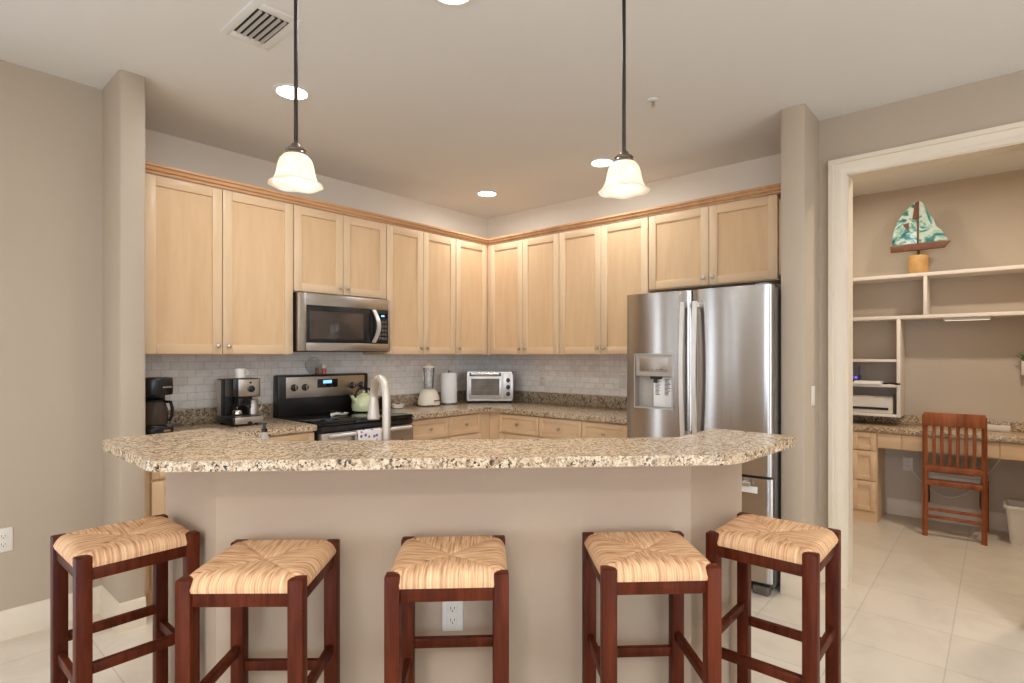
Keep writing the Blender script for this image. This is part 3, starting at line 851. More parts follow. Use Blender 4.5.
# ------------------------------------------------------------------ pendants
def make_pendant(label, loc):
    p = thing('pendant_lamp', label, 'lamp', (loc[0], loc[1], 0), 0, 'bell pendants over the bar')
    MB().lathe([(0.062, CEIL), (0.062, CEIL - 0.012), (0.045, CEIL - 0.028), (0.012, CEIL - 0.034)], 24, 'bronze').build('canopy', None, p)
    MB().cyl((0, 0, 2.072), (0, 0, CEIL - 0.03), 0.0065, 12, 'bronze').build('rod', None, p)
    MB().lathe([(0.008, 2.074), (0.014, 2.070), (0.018, 2.060), (0.028, 2.055), (0.033, 2.049), (0.030, 2.044), (0.033, 2.039), (0.033, 2.033), (0.028, 2.030)], 20, 'dark_nickel').build('socket_cap', None, p)
    # scalloped bell of frosted glass, with wall thickness
    outer = [(0.028, 2.034), (0.040, 2.030), (0.051, 2.016), (0.057, 1.998), (0.060, 1.980), (0.064, 1.962), (0.071, 1.948), (0.079, 1.939), (0.087, 1.933)]
    bm = bmesh.new(); seg = 48; rings = []
    full = outer + [(rr - 0.004 if i > 0 else rr - 0.003, zz - (0.003 if i < 8 else -0.001)) for i, (rr, zz) in reversed(list(enumerate(outer)))]
    for rr, zz in full:
        k = max(0.0, (rr - 0.06) / 0.027)
        rings.append([bm.verts.new((rr * (1 + 0.015 * k * math.cos(6 * a)) * math.cos(a), rr * (1 + 0.015 * k * math.cos(6 * a)) * math.sin(a), zz + 0.0025 * k * math.cos(6 * a))) for a in [2 * PI * i / seg for i in range(seg)]])
    for a, c_ in zip(rings, rings[1:]):
        for i in range(seg): bm.faces.new((a[i], a[(i + 1) % seg], c_[(i + 1) % seg], c_[i]))
    mb = MB(); mb._merge(bm, 'lamp_glass', True, None); mb.build('lamp_shade', None, p)
    MB().lathe([(0.010, 2.03), (0.014, 2.01), (0.024, 1.985), (0.028, 1.965), (0.024, 1.945), (0.012, 1.935), (0.002, 1.933)], 18, 'bulb_glow').build('bulb', None, p)
    return p
pl = make_pendant('bell pendant lamp of frosted glass at left, hanging near the air vent', (3.277, 2.273))
pr = dup(pl, (2.497, 3.053, 0), 0, 'bell pendant lamp of frosted glass at right, in front of the cabinets near the refrigerator', 'bell pendants over the bar')
for nm, (x, y) in (('bulb_light_left', (3.277, 2.273)), ('bulb_light_right', (2.497, 3.053))):
    d = bpy.data.lights.new(nm, 'POINT'); d.energy = 0.35; d.color = WARM; d.shadow_soft_size = 0.03
    o = bpy.data.objects.new(nm, d); COL.objects.link(o); o.location = (x, y, 1.938)

# ------------------------------------------------------------------ recessed lights, vent, sprinkler
def recessed(label, x, y, power, first=None):
    if first is None:
        p = thing('recessed_light', label, 'ceiling light', (x, y, CEIL), 0, 'recessed ceiling lights')
        MB().lathe([(0.098, 0.0), (0.098, -0.004), (0.090, -0.007), (0.080, -0.006), (0.076, -0.001)], 32, 'ceiling_paint').build('trim_ring', None, p)
        MB().lathe([(0.077, -0.001), (0.077, -0.005), (0.0, -0.0055)], 32, 'can_glow').build('diffuser', None, p)
    else: p = dup(first, (x, y, CEIL), 0, label, 'recessed ceiling lights')
    can('can_light', x, y, power, (0.95, 1.0, 1.06))
    return p
r1 = recessed('round recessed ceiling light behind the left pendant, above the range side', 2.721, 1.156, 9)
recessed('small round recessed ceiling light nearest the inside corner of the cabinets', 0.669, 0.639, 6.5, r1)
recessed('round recessed ceiling light beside the right pendant glass shade', 0.675, 1.821, 7, r1)
recessed('round recessed ceiling light cut off by the top edge of the photo', 2.718, 2.424, 9, r1)
# the looped cans over and behind the viewer are added, unseen fill lights
for k, (x, y) in enumerate(((4.6, 1.6), (4.9, 3.4), (3.6, 4.8), (1.7, 4.9), (6.3, 2.4), (2.2, 6.6), (5.6, 5.6))):
    can('unseen_can', x, y, 13 if k == 3 else 5)
can('unseen_can', 5.6, 4.6, 34)

v = thing('air_vent', 'square white ceiling air vent with five louvres darkened for shade beside the left pendant rod', 'vent', (3.102, 1.630, CEIL), 0)
b = MB()
b.box(-0.105, -0.068, -0.165, 0.165, -0.004, 0, 0.0015, m='ceiling_paint'); b.box(0.068, 0.105, -0.165, 0.165, -0.004, 0, 0.0015, m='ceiling_paint')
b.box(-0.068, 0.068, -0.165, -0.118, -0.004, 0, 0.0015, m='ceiling_paint'); b.box(-0.068, 0.068, 0.118, 0.165, -0.004, 0, 0.0015, m='ceiling_paint')
b.build('frame', None, v)
MB().box(-0.068, 0.068, -0.118, 0.118, -0.0015, 0.0, m='dark_slot').build('dark_plate', None, v)  # flat dark plate stands in for the unlit opening behind the louvres
for k in range(5):
    mt = Matrix.Translation((-0.052 + k * 0.026, 0, -0.006)) @ Matrix.Rotation(math.radians(-40), 4, 'Y')
    MB().box(-0.0065, 0.0065, -0.1175, 0.1175, -0.0008, 0.0008, m='vent_shade_grey', mat=mt).build('louvre', None, v)
s_ = thing('sprinkler', 'small white fire sprinkler head on the ceiling right of the right pendant', 'sprinkler', (1.348, 2.574, CEIL))
MB().lathe([(0.032, 0), (0.032, -0.003), (0.018, -0.008), (0.006, -0.010)], 24, 'ceiling_paint').build('escutcheon', None, s_)
b = MB(); b.cyl((0, 0, -0.009), (0, 0, -0.034), 0.004, 8, 'nickel'); b.tube([(-0.011, 0, -0.010), (-0.011, 0, -0.028), (0, 0, -0.036)], 0.0022, 6, 'nickel')
b.tube([(0.011, 0, -0.010), (0.011, 0, -0.028), (0, 0, -0.036)], 0.0022, 6, 'nickel'); b.lathe([(0.014, -0.037), (0.014, -0.039)], 16, 'nickel')
b.build('spray_head', None, s_)

# ------------------------------------------------------------------ outlets and switches
def outlet(label, loc, rz, kind='outlet'):
    o = thing('wall_outlet' if kind == 'outlet' else 'light_switch', label, kind, loc, rz, None)
    MB().box(-0.035, 0.035, -0.006, 0, -0.0575, 0.0575, 0.003, m='white_plastic').build('plate', None, o)
    if kind == 'outlet':
        for z in (-0.0195, 0.0195):
            b = MB(); b.box(-0.017, 0.017, -0.0085, -0.004, z - 0.014, z + 0.014, 0.004, m='white_plastic')
            b.box(-0.0075, -0.0055, -0.0088, -0.008, z - 0.003, z + 0.007, m='dark_slot'); b.box(0.0055, 0.0075, -0.0088, -0.008, z - 0.002, z + 0.006, m='dark_slot')
            b.cyl((0, -0.0088, z - 0.008), (0, -0.008, z - 0.008), 0.0025, 8, 'dark_slot')
            b.build('socket', None, o)
    else:
        MB().box(-0.0165, 0.0165, -0.0095, -0.004, -0.0335, 0.0335, 0.002, m='white_plastic').build('rocker', None, o)
    return o
outlet('white duplex outlet on the bar half wall behind the middle stool', (2.9115, 2.6385, 0.50), RI)
outlet('white duplex outlet low on the left wall at the photo edge', (3.798, 0.42, 0.48), RL)
outlet('white outlet plate on the tile left of the range, by the espresso machine', (2.43, 0.012, 1.115), RL)
outlet('white outlet plate on the tile to the right of the toaster oven', (0.012, 0.748, 1.135), RR)
outlet('white switch plate on the tile next to the refrigerator edge', (0.012, 1.610, 1.140), RR, 'switch')
outlet('white light switch on the end wall right of the refrigerator', (0.584, 3.20, 1.131), RL + 0, 'switch')
outlet('white duplex outlet under the desk with a white cord plugged in', (-1.58, 3.437, 0.444), RR)

# ------------------------------------------------------------------ faucet and soap behind the bar
fa = thing('faucet', 'tall brushed gooseneck faucet rising behind the bar top', 'faucet', (2.963, 2.338, 0.914), RI + math.radians(0))
b = MB(); b.lathe([(0.032, 0), (0.032, 0.006), (0.020, 0.012), (0.018, 0.05), (0.0165, 0.06)], 20, 'faucet_metal'); b.build('base', None, fa)
sl = math.radians(117); dx, dy = math.cos(sl), math.sin(sl)       # spout reaches over the sink, away from the bar
R_ = 0.080
pts = [(0, 0, 0.05), (0, 0, 0.20), (0, 0, 0.288)]
for k in range(1, 13):
    a = PI * k / 12
    pts.append((dx * R_ * (1 - math.cos(a)), dy * R_ * (1 - math.cos(a)), 0.288 + R_ * math.sin(a)))
pts.append((dx * 2 * R_, dy * 2 * R_, 0.275))
b = MB(); b.tube(pts, 0.0150, 14, 'faucet_metal'); b.build('neck', None, fa)
hx, hy = dx * 2 * R_, dy * 2 * R_
b = MB(); b.tube([(hx, hy, 0.292), (hx, hy, 0.27), (hx, hy, 0.24), (hx, hy, 0.210), (hx, hy, 0.205)], 0.02, 16, 'faucet_metal', radii=[0.0155, 0.0185, 0.0215, 0.0245, 0.021])
b.build('spray_head', None, fa)
b = MB(); b.tube([(0.014, -0.004, 0.055), (0.05, -0.012, 0.07), (0.085, -0.018, 0.095)], 0.006, 8, 'faucet_metal'); b.build('lever', None, fa)
so = thing('soap_dispenser', 'small clear soap bottle with black pump behind the bar at left', 'soap dispenser', (3.232, 1.945, 0.914), RI)
MB().lathe([(0.020, 0), (0.022, 0.004), (0.022, 0.11), (0.018, 0.145), (0.011, 0.160), (0.010, 0.172)], 20, 'soap_clear').build('bottle', None, so)
b = MB(); b.lathe([(0.011, 0.168), (0.011, 0.180), (0.006, 0.183), (0.005, 0.198)], 14, 'black_plastic'); b.box(-0.022, 0.010, -0.006, 0.006, 0.196, 0.206, 0.003, m='black_plastic')
b.build('pump', None, so)

# ------------------------------------------------------------------ drip coffee maker
c = thing('coffee_maker', 'black drip coffee maker with glass carafe beside the left wall end', 'coffee maker', (3.138, 0.30, 0.914), RL)
b = MB(); b.prism(fillet([(-0.09, -0.13), (0.09, -0.13), (0.09, 0.11), (-0.09, 0.11)], [0.07, 0.07, 0.03, 0.03]), 0.0, 0.045, 0.012, m='black_plastic')
b.lathe([(0.062, 0.045), (0.062, 0.049)], 24, 'grey_metal', Matrix.Translation((0, -0.045, 0)))
b.box(0.02, 0.055, -0.133, -0.124, 0.018, 0.028, m='chrome')
b.build('base', None, c)
MB().box(-0.085, 0.085, 0.045, 0.11, 0.04, 0.25, 0.015, m='black_plastic').build('water_tank', None, c)
b = MB(); b.prism(fillet([(-0.086, -0.13), (0.086, -0.13), (0.09, 0.11), (-0.09, 0.11)], [0.07, 0.07, 0.03, 0.03]), 0.225, 0.325, 0.012, m='black_plastic')
b.box(0.015, 0.06, -0.1335, -0.124, 0.268, 0.278, m='chrome')
b.build('filter_housing', None, c)
cf = Matrix.Translation((0, -0.045, 0))
b = MB(); b.lathe([(0.050, 0.050), (0.064, 0.056), (0.068, 0.10), (0.066, 0.14), (0.056, 0.175), (0.050, 0.188)], 28, 'smoke_glass', cf)
b.lathe([(0.052, 0.186), (0.054, 0.196), (0.040, 0.206), (0.012, 0.210)], 24, 'black_plastic', cf)
ca = b.build('carafe', None, c)
b = MB(); b.tube([(0.045, -0.08, 0.185), (0.062, -0.110, 0.185), (0.068, -0.118, 0.15), (0.066, -0.116, 0.10), (0.058, -0.100, 0.075)], 0.009, 8, 'black_plastic'); b.build('handle', None, ca)

# ------------------------------------------------------------------ espresso machine
e = thing('espresso_machine', 'steel and black espresso machine with a cup on top, left of the range', 'espresso machine', (2.625, 0.385, 0.914), RL)
b = MB(); b.box(-0.095, 0.095, 0.0, 0.26, 0.012, 0.060, 0.010, m='black_plastic'); b.box(-0.082, 0.098, -0.008, 0.004, 0.014, 0.058, 0.004, m='steel_flat')
b.cyl((0.01, -0.0065, 0.016), (0.01, -0.0105, 0.016), 0.014, 14, 'black_plastic')
for x in (-0.07, 0.07):
    for y in (0.03, 0.22): b.cyl((x, y, 0), (x, y, 0.014), 0.012, 10, 'rubber')
b.build('drip_base', None, e)
b = MB(); b.box(-0.092, 0.088, 0.13, 0.26, 0.055, 0.30, 0.008, m='black_plastic'); b.box(-0.094, -0.0915, 0.19, 0.25, 0.06, 0.29, m='steel_flat'); b.build('body', None, e)
b = MB(); b.box(-0.090, 0.086, 0.005, 0.14, 0.185, 0.305, 0.010, m='black_plastic')
b.box(-0.060, 0.076, -0.004, 0.012, 0.190, 0.300, 0.006, m='steel_flat'); hd = b.build('head', None, e)
mt = Matrix.Translation((0.018, -0.004, 0.238)) @ Matrix.Rotation(PI / 2, 4, 'X')
b = MB(); b.lathe([(0.022, 0), (0.022, 0.010), (0.016, 0.014)], 20, 'black_plastic', mt); b.box(0.014, 0.022, -0.024, -0.016, 0.222, 0.256, 0.001, m='black_plastic'); b.build('dial', None, hd)
b = MB(); b.cyl((0.015, -0.004, 0.278), (0.015, -0.007, 0.278), 0.007, 12, 'black_plastic'); b.build('indicator', None, hd)
b = MB(); b.lathe([(0.032, 0.13), (0.036, 0.14), (0.036, 0.18)], 20, 'black_plastic', Matrix.Translation((-0.02, 0.06, 0)))
b.tube([(-0.02, 0.03, 0.150), (-0.02, -0.03, 0.140), (-0.02, -0.075, 0.132)], 0.010, 10, 'black_plastic'); b.build('portafilter', None, e)
MB().box(-0.075, 0.085, 0.012, 0.125, 0.060, 0.064, 0.001, m='grey_metal').build('drip_tray', None, e)
# frothing jug and small cup on the tray
j = thing('milk_jug', 'small stainless milk jug standing on the espresso machine tray', 'jug', (2.565, 0.325, 0.979), RL)
bj = MB(); bj.lathe([(0.030, 0), (0.034, 0.004), (0.033, 0.05), (0.028, 0.085), (0.030, 0.098)], 22, 'steel_flat'); bj.build('body', None, j)
MB().tube([(0.028, 0.0, 0.085), (0.052, 0.0, 0.080), (0.054, 0.0, 0.04), (0.032, 0.0, 0.02)], 0.004, 8, 'steel_flat').build('handle', None, j)
j = thing('sugar_pot', 'tiny lidded steel pot under the espresso machine spout', 'pot', (2.665, 0.320, 0.979), RL)
MB().lathe([(0.018, 0), (0.030, 0.010), (0.030, 0.026), (0.022, 0.038)], 20, 'chrome').build('body', None, j)
MB().lathe([(0.024, 0.037), (0.016, 0.045), (0.005, 0.048), (0.006, 0.056), (0.002, 0.060)], 16, 'chrome').build('lid', None, j)
mg = thing('mug', 'white coffee mug standing on top of the espresso machine', 'mug', (2.640, 0.300, 1.2195), RL)
MB().lathe([(0.026, 0), (0.033, 0.003), (0.034, 0.062), (0.031, 0.062), (0.030, 0.006), (0.0, 0.006)], 24, 'porcelain').build('cup', None, mg)
MB().tube([(0.032, 0, 0.050), (0.052, 0, 0.046), (0.055, 0, 0.026), (0.034, 0, 0.014)], 0.0042, 8, 'porcelain').build('handle', None, mg)

# ------------------------------------------------------------------ on and above the range
k = thing('kettle', 'pale green enamel tea kettle with dark handle on the cooktop', 'kettle', (1.650, 0.225, 0.9245), RL)
MB().lathe([(0.075, 0), (0.090, 0.006), (0.097, 0.04), (0.092, 0.085), (0.072, 0.118), (0.045, 0.132), (0.040, 0.134)], 32, 'mint_enamel').build('body', None, k)
MB().lathe([(0.040, 0.133), (0.034, 0.142), (0.010, 0.146), (0.012, 0.160), (0.004, 0.166)], 20, 'mint_enamel').build('lid', None, k)
MB().tube([(-0.078, -0.01, 0.080), (-0.105, -0.015, 0.105), (-0.125, -0.018, 0.135)], 0.014, 12, 'mint_enamel', radii=[0.020, 0.015, 0.011]).build('spout', None, k)
MB().tube([(-0.075, 0, 0.105), (-0.072, 0, 0.150), (-0.045, 0, 0.176), (0, 0, 0.184), (0.045, 0, 0.176), (0.072, 0, 0.150), (0.075, 0, 0.105)], 0.008, 10, 'bronze').build('handle', None, k)
MB().lathe([(0.012, 0), (0.012, 0.02)], 10, 'bronze', Matrix.Translation((-0.126, -0.018, 0.133))).build('whistle', None, k)
sr = thing('spoon_rest', 'dark and cream spoon rest lying on the black cooktop left of the kettle', 'spoon rest', (1.925, 0.345, 0.9245), RL + 0.5)
bm = MB(); bm.lathe([(0.028, 0), (0.044, 0.004), (0.052, 0.016), (0.046, 0.016), (0.036, 0.007), (0.0, 0.006)], 24, 'porcelain'); bm.build('bowl', None, sr)
MB().tube([(-0.045, 0, 0.012), (-0.08, 0, 0.016), (-0.125, 0.004, 0.014)], 0.012, 10, 'porcelain', radii=[0.011, 0.010, 0.013]).build('handle', None, sr)
sp = MB(); sp.tube([(0.015, -0.005, 0.016), (-0.03, 0, 0.026), (-0.10, 0.01, 0.036)], 0.005, 8, 'black_plastic'); sp.build('spoon', None, None, (1.925, 0.345, 0.9245), (0, 0, RL + 0.2))
tag(bpy.data.objects['spoon'], 'dark spoon lying in the cream spoon rest on the cooktop', 'spoon')
pn = thing('glass_plate', 'round clear glass plate standing on the range backguard against the tile', 'plate', (1.985, 0.055, 1.2225), RL)
mt = Matrix.Translation((0, 0.012, 0.066)) @ Matrix.Rotation(math.radians(90 - 12), 4, 'X')
MB().lathe([(0.050, -0.002), (0.066, 0.003), (0.067, 0.006), (0.050, 0.002)], 32, 'clear_glass', mt).build('dish', None, pn)
ps = thing('pepper_mill', 'small dark brown pepper mill on top of the range backguard', 'pepper mill', (1.975, 0.085, 1.2225), RL)
MB().lathe([(0.014, 0), (0.015, 0.004), (0.011, 0.022), (0.012, 0.032)], 16, 'hull_wood').build('body', None, ps)
MB().lathe([(0.0125, 0.032), (0.013, 0.040), (0.006, 0.050), (0.002, 0.052)], 16, 'hull_wood').build('head', None, ps)
ps = thing('spice_shaker', 'small red-labelled spice shaker beside the pepper mill on the backguard', 'shaker', (1.915, 0.085, 1.2225), RL)
MB().lathe([(0.016, 0), (0.017, 0.003), (0.017, 0.045)], 18, 'red_plastic').build('jar', None, ps)
MB().lathe([(0.0175, 0.045), (0.0175, 0.070), (0.012, 0.074)], 18, 'cream_plastic').build('lid', None, ps)

# ------------------------------------------------------------------ blender, paper towels, toaster oven, small dishes
bl = thing('blender', 'cream blender with clear glass jar left of the paper towels', 'blender', (0.935, 0.170, 0.914), RL + 0.3)
MB().prism(fillet([(-0.09, -0.085), (0.09, -0.085), (0.09, 0.085), (-0.09, 0.085)], [0.04] * 4), 0.006, 0.012, m='rubber').lathe([(0.098, 0.010), (0.100, 0.03), (0.092, 0.08), (0.075, 0.125), (0.055, 0.145), (0.046, 0.150)], 28, 'cream_plastic').build('motor_base', None, bl)
MB().box(-0.05, 0.05, -0.099, -0.085, 0.095 - 0.05, 0.105 - 0.05, 0.002, m='grey_metal').build('button_row', None, bl)
MB().lathe([(0.042, 0.150), (0.044, 0.165), (0.052, 0.31), (0.054, 0.345), (0.050, 0.345), (0.047, 0.31), (0.040, 0.165), (0.0, 0.162)], 24, 'clear_glass').build('jar', None, bl)
MB().lathe([(0.056, 0.343), (0.058, 0.362), (0.030, 0.368), (0.026, 0.378)], 24, 'cream_plastic').build('lid', None, bl)
MB().tube([(-0.052, 0, 0.32), (-0.090, 0, 0.31), (-0.092, 0, 0.22), (-0.048, 0, 0.19)], 0.007, 8, 'clear_glass').build('handle', None, bl)
pt = thing('paper_towel_roll', 'white paper towel roll standing on its holder beside the blender', 'paper towel', (0.690, 0.165, 0.914))
MB().lathe([(0.078, 0), (0.078, 0.008), (0.01, 0.012)], 28, 'grey_metal').build('holder_base', None, pt)
MB().lathe([(0.074, 0.013), (0.076, 0.016), (0.076, 0.288), (0.073, 0.291), (0.020, 0.291), (0.020, 0.013)], 32, 'paper', cap=False).build('roll', None, pt)
MB().lathe([(0.006, 0.01), (0.006, 0.300), (0.010, 0.304), (0.003, 0.312)], 12, 'grey_metal').build('spindle', None, pt)
to = thing('toaster_oven', 'silver toaster oven set diagonally in the corner of the worktop', 'toaster oven', (0.380, 0.395, 0.914), RI - 0.05)
to.scale = (1.05, 1.0, 1.17)
TW, TH = 0.44, 0.255
b = MB(); b.prism(fillet([(-TW / 2, 0.0), (TW / 2, 0.0), (TW / 2 - 0.0, 0.12), (TW / 2 - 0.12, 0.24), (-TW / 2 + 0.12, 0.24), (-TW / 2, 0.12)], [0.02, 0.02, 0.04, 0.04, 0.04, 0.04]), 0.018, TH, 0.016, m='steel_flat')
for x in (-0.19, 0.19): b.cyl((x, 0.03, 0), (x, 0.03, 0.02), 0.014, 10, 'rubber')
for x in (-0.10, 0.10): b.cyl((x, 0.20, 0), (x, 0.20, 0.02), 0.014, 10, 'rubber')
b.build('body', None, to)
b = MB(); b.box(-0.19, 0.110, -0.012, 0.002, 0.038, 0.222, 0.006, m='steel_flat'); b.box(-0.172, 0.094, -0.0135, -0.008, 0.060, 0.205, 0.001, m='steel_flat')
b.box(-0.166, 0.088, -0.0142, -0.0134, 0.066, 0.199, m='toaster_window')
for z in (0.10, 0.108, 0.15): b.box(-0.170, 0.092, -0.0145, -0.0130, z, z + 0.002, m='grey_metal')
td = b.build('door', None, to)
b = MB(); b.tube([(-0.165, -0.042, 0.236), (0.088, -0.042, 0.236)], 0.0115, 12, 'chrome')
for x in (-0.168, 0.091): b.box(x - 0.012, x + 0.012, -0.046, 0.0, 0.222, 0.246, 0.004, m='black_plastic')
b.build('handle', None, td)
b = MB(); b.box(0.122, 0.212, -0.006, 0.002, 0.036, 0.240, 0.003, m='steel_flat'); tp = b.build('control_panel', None, to)
for z in (0.075, 0.130, 0.185):
    mt = Matrix.Translation((0.167, -0.006, z)) @ Matrix.Rotation(PI / 2, 4, 'X')
    MB().lathe([(0.019, 0), (0.018, 0.014), (0.013, 0.017)], 18, 'black_plastic', mt).build('knob', None, tp)
bo = thing('ceramic_dish', 'small cream ceramic dish on the worktop left of the blender', 'dish', (1.270, 0.160, 0.914), RL)
MB().lathe([(0.034, 0), (0.050, 0.006), (0.060, 0.040), (0.056, 0.040), (0.044, 0.010), (0.0, 0.008)], 26, 'porcelain').build('bowl', None, bo)
MB().lathe([(0.018, 0.010), (0.026, 0.022), (0.022, 0.042), (0.005, 0.048)], 14, 'hull_wood').build('contents', None, bo)
cn = thing('metal_canister', 'dark round metal canister on the worktop just right of the faucet neck', 'canister', (1.405, 0.150, 0.914), RL)
MB().lathe([(0.040, 0), (0.042, 0.004), (0.042, 0.085), (0.036, 0.096)], 24, 'bronze').build('body', None, cn)
MB().lathe([(0.038, 0.095), (0.034, 0.106), (0.008, 0.110), (0.008, 0.122)], 18, 'bronze').build('lid', None, cn)

# ------------------------------------------------------------------ office: desk, shelves and what stands on them
DZ = 0.785
d = thing('desk', 'built-in maple office desk with granite top, drawer pedestal and knee space', 'desk', (-1.17, 3.09, 0), RR)
dd = 0.405; DWd = 1.70
b = MB(); b.box(0, 0.185, 0.002, dd, 0.0, 0.742, m='maple_frame'); b.box(0, 0.18, -0.008, 0.002, 0.0, 0.085, m='maple_rail'); b.build('pedestal', None, d)
for z0_, z1_ in ((0.592, 0.735), (0.345, 0.582), (0.095, 0.335)):
    b = MB(); shaker(b, 0.006, 0.178, z0_, z1_, 0.0, 0.04, 'maple_rail', 'maple_rail'); b.build('drawer', None, d)
b = MB(); b.box(0.185, DWd, 0.002, 0.02, 0.615, 0.742, m='maple_rail'); b.box(DWd - 0.02, DWd, 0.02, dd, 0.0, 0.742, m='maple_frame'); b.build('apron', None, d)
for x0_, x1_ in ((0.190, 0.345), (0.352, 0.93), (0.937, 1.25), (1.257, 1.68)):
    MB().box(x0_, x1_, -0.012, 0.002, 0.622, 0.735, 0.003, m='maple_rail').build('drawer', None, d)
b = MB(); b.box(-0.13, DWd + 0.18, -0.03, dd, 0.743, DZ, 0.006, m='granite'); b.box(-0.13, DWd + 0.18, dd - 0.02, dd, DZ, DZ + 0.075, 0.003, m='granite'); b.build('granite_top', None, d)
MB().box(-0.135, -0.004, 0.002, dd, 0.0, 0.742, m='maple_frame').build('filler_panel', None, d)

sh = thing('shelf_unit', 'white built-in shelf unit with open compartments above the office desk', 'shelf unit', (-1.28, 2.955, 0), RR)
sd = 0.298; SWd = 2.03
def board(nm, x0_, x1_, z0_, z1_): return MB().box(x0_, x1_, 0, sd, z0_, z1_, 0.002, m='shelf_white').build(nm, None, sh)
board('shelf', 0.0, SWd, 1.998, 2.026); board('shelf', 0.0, SWd, 1.662, 1.690)
board('shelf', 0.02, 0.436, 1.312, 1.334); board('shelf', 0.02, 0.436, 1.104, 1.126); board('shelf', 0.02, 0.436, 0.860, 0.882)
board('upright', 0.436, 0.462, 0.860, 1.662); board('upright', 0.0, 0.02, 0.860, 1.662); board('upright', 0.612, 0.636, 1.690, 1.998); board('upright', 1.40, 1.424, 1.690, 1.998)
b = MB(); b.box(0.735, 1.02, 0.03, 0.09, 1.640, 1.661, 0.003, m='white_plastic'); b.box(0.745, 1.01, 0.035, 0.085, 1.638, 1.641, m='strip_glow'); b.build('strip_light', None, sh)

# things on the shelves
pr_ = thing('printer', 'white box-shaped printer on the lowest shelf above the desk', 'printer', (-1.30, 3.21, 0.8825), RR)
b = MB(); b.prism([(-0.19, 0.02), (0.15, 0.02), (0.165, 0.25), (-0.19, 0.25)], 0.0, 0.135, 0.012, m='white_plastic'); b.build('body', None, pr_)
b = MB(); b.box(-0.16, 0.12, 0.012, 0.022, 0.03, 0.05, 0.002, m='dark_slot'); b.build('paper_slot', None, pr_)
MB().box(-0.18, 0.15, 0.03, 0.24, 0.135, 0.142, 0.003, m='white_plastic').build('lid', None, pr_)
rt = thing('router', 'small dark router with violet light on the middle shelf', 'router', (-1.34, 3.05, 1.1265), RR)
MB().box(-0.06, 0.06, 0.0, 0.16, 0.03, 0.07, 0.008, m='blue_plastic').build('body', None, rt)
b = MB()
for k_ in range(4): b.box(-0.045 + k_ * 0.028, -0.03 + k_ * 0.028, -0.002, 0.001, 0.045, 0.058, m='violet_led')
b.build('lights', None, rt)
MB().box(-0.05, 0.05, 0.02, 0.14, 0.0, 0.03, 0.004, m='rubber').build('stand', None, rt)
MB().tube([(0.05, 0.12, 0.06), (0.052, 0.125, 0.15)], 0.006, 8, 'blue_plastic').build('antenna', None, rt)
o = MB()
for k_ in range(4): o.box(-0.10 + 0.004 * k_, 0.11 - 0.003 * k_, 0.0 + 0.004 * k_, 0.16, 0.001 + k_ * 0.006, 0.0065 + k_ * 0.006, m='paper')
tag(o.build('paper_stack', None, None, (-1.27, 3.18, 1.1265), (0, 0, RR)), 'thin stack of white papers on the middle shelf beside the router', 'papers')
gl_ = MB(); gl_.tube([(0, 0, 0.008), (0.05, 0.01, 0.014), (0.09, 0.0, 0.008)], 0.006, 8, 'black_plastic'); gl_.box(0.085, 0.12, -0.012, 0.012, 0.001, 0.016, 0.004, m='black_plastic')
tag(gl_.build('stapler', None, None, (-1.25, 3.30, 1.1262), (0, 0, RR)), 'small black stapler on the middle shelf right of the papers', 'stapler')

# sailboat ornament
sb = thing('sailboat_ornament', 'sailboat ornament with sea-green glass sails on a pale wood block, top shelf', 'ornament', (-1.345, 3.530, 2.0265), RR)
MB().lathe([(0.062, 0), (0.065, 0.004), (0.065, 0.140), (0.060, 0.146)], 26, 'tan_wood').build('block', None, sb)
MB().cyl((0, 0, 0.145), (0, 0, 0.196), 0.009, 10, 'bronze').build('stand_rod', None, sb)
hl = [(-0.185, 0.190), (0.165, 0.190), (0.205, 0.240), (-0.190, 0.240)]
rot = Matrix.Rotation(PI / 2, 4, 'X')
MB().prism(hl, -0.018, 0.018, 0.004, m='hull_wood', mat=rot).build('hull', None, sb)
MB().cyl((-0.004, 0, 0.238), (-0.004, 0, 0.580), 0.006, 8, 'hull_wood').build('mast', None, sb)
def sail(pts, name='sail', th=0.005, m='sail_glass', y=0.0):
    MB().prism(pts, y - th, y + th, 0.002, m=m, mat=rot).build(name, None, sb)
def curve_pts(p, q, bulge, n=10):
    p, q = Vector(p), Vector(q); nn = Vector((-(q - p).y, (q - p).x)).normalized()
    return [tuple(p + (q - p) * (i / n) + nn * bulge * math.sin(PI * i / n)) for i in range(n + 1)]
sail(curve_pts((-0.012, 0.590), (-0.178, 0.248), -0.048) + [(-0.010, 0.248)])
sail([(0.004, 0.248), (0.190, 0.248), (0.160, 0.300), (0.150, 0.335), (0.112, 0.362), (0.098, 0.425), (0.060, 0.485), (0.035, 0.560), (0.006, 0.590)])
sail([(-0.040, 0.445), (-0.012, 0.435), (0.002, 0.50), (-0.002, 0.585), (-0.022, 0.575)], 'pennant', 0.003, 'hull_wood', 0.009)
sail([(-0.105, 0.410), (-0.062, 0.420), (-0.066, 0.345)], 'emblem', 0.003, 'hull_wood', 0.009)

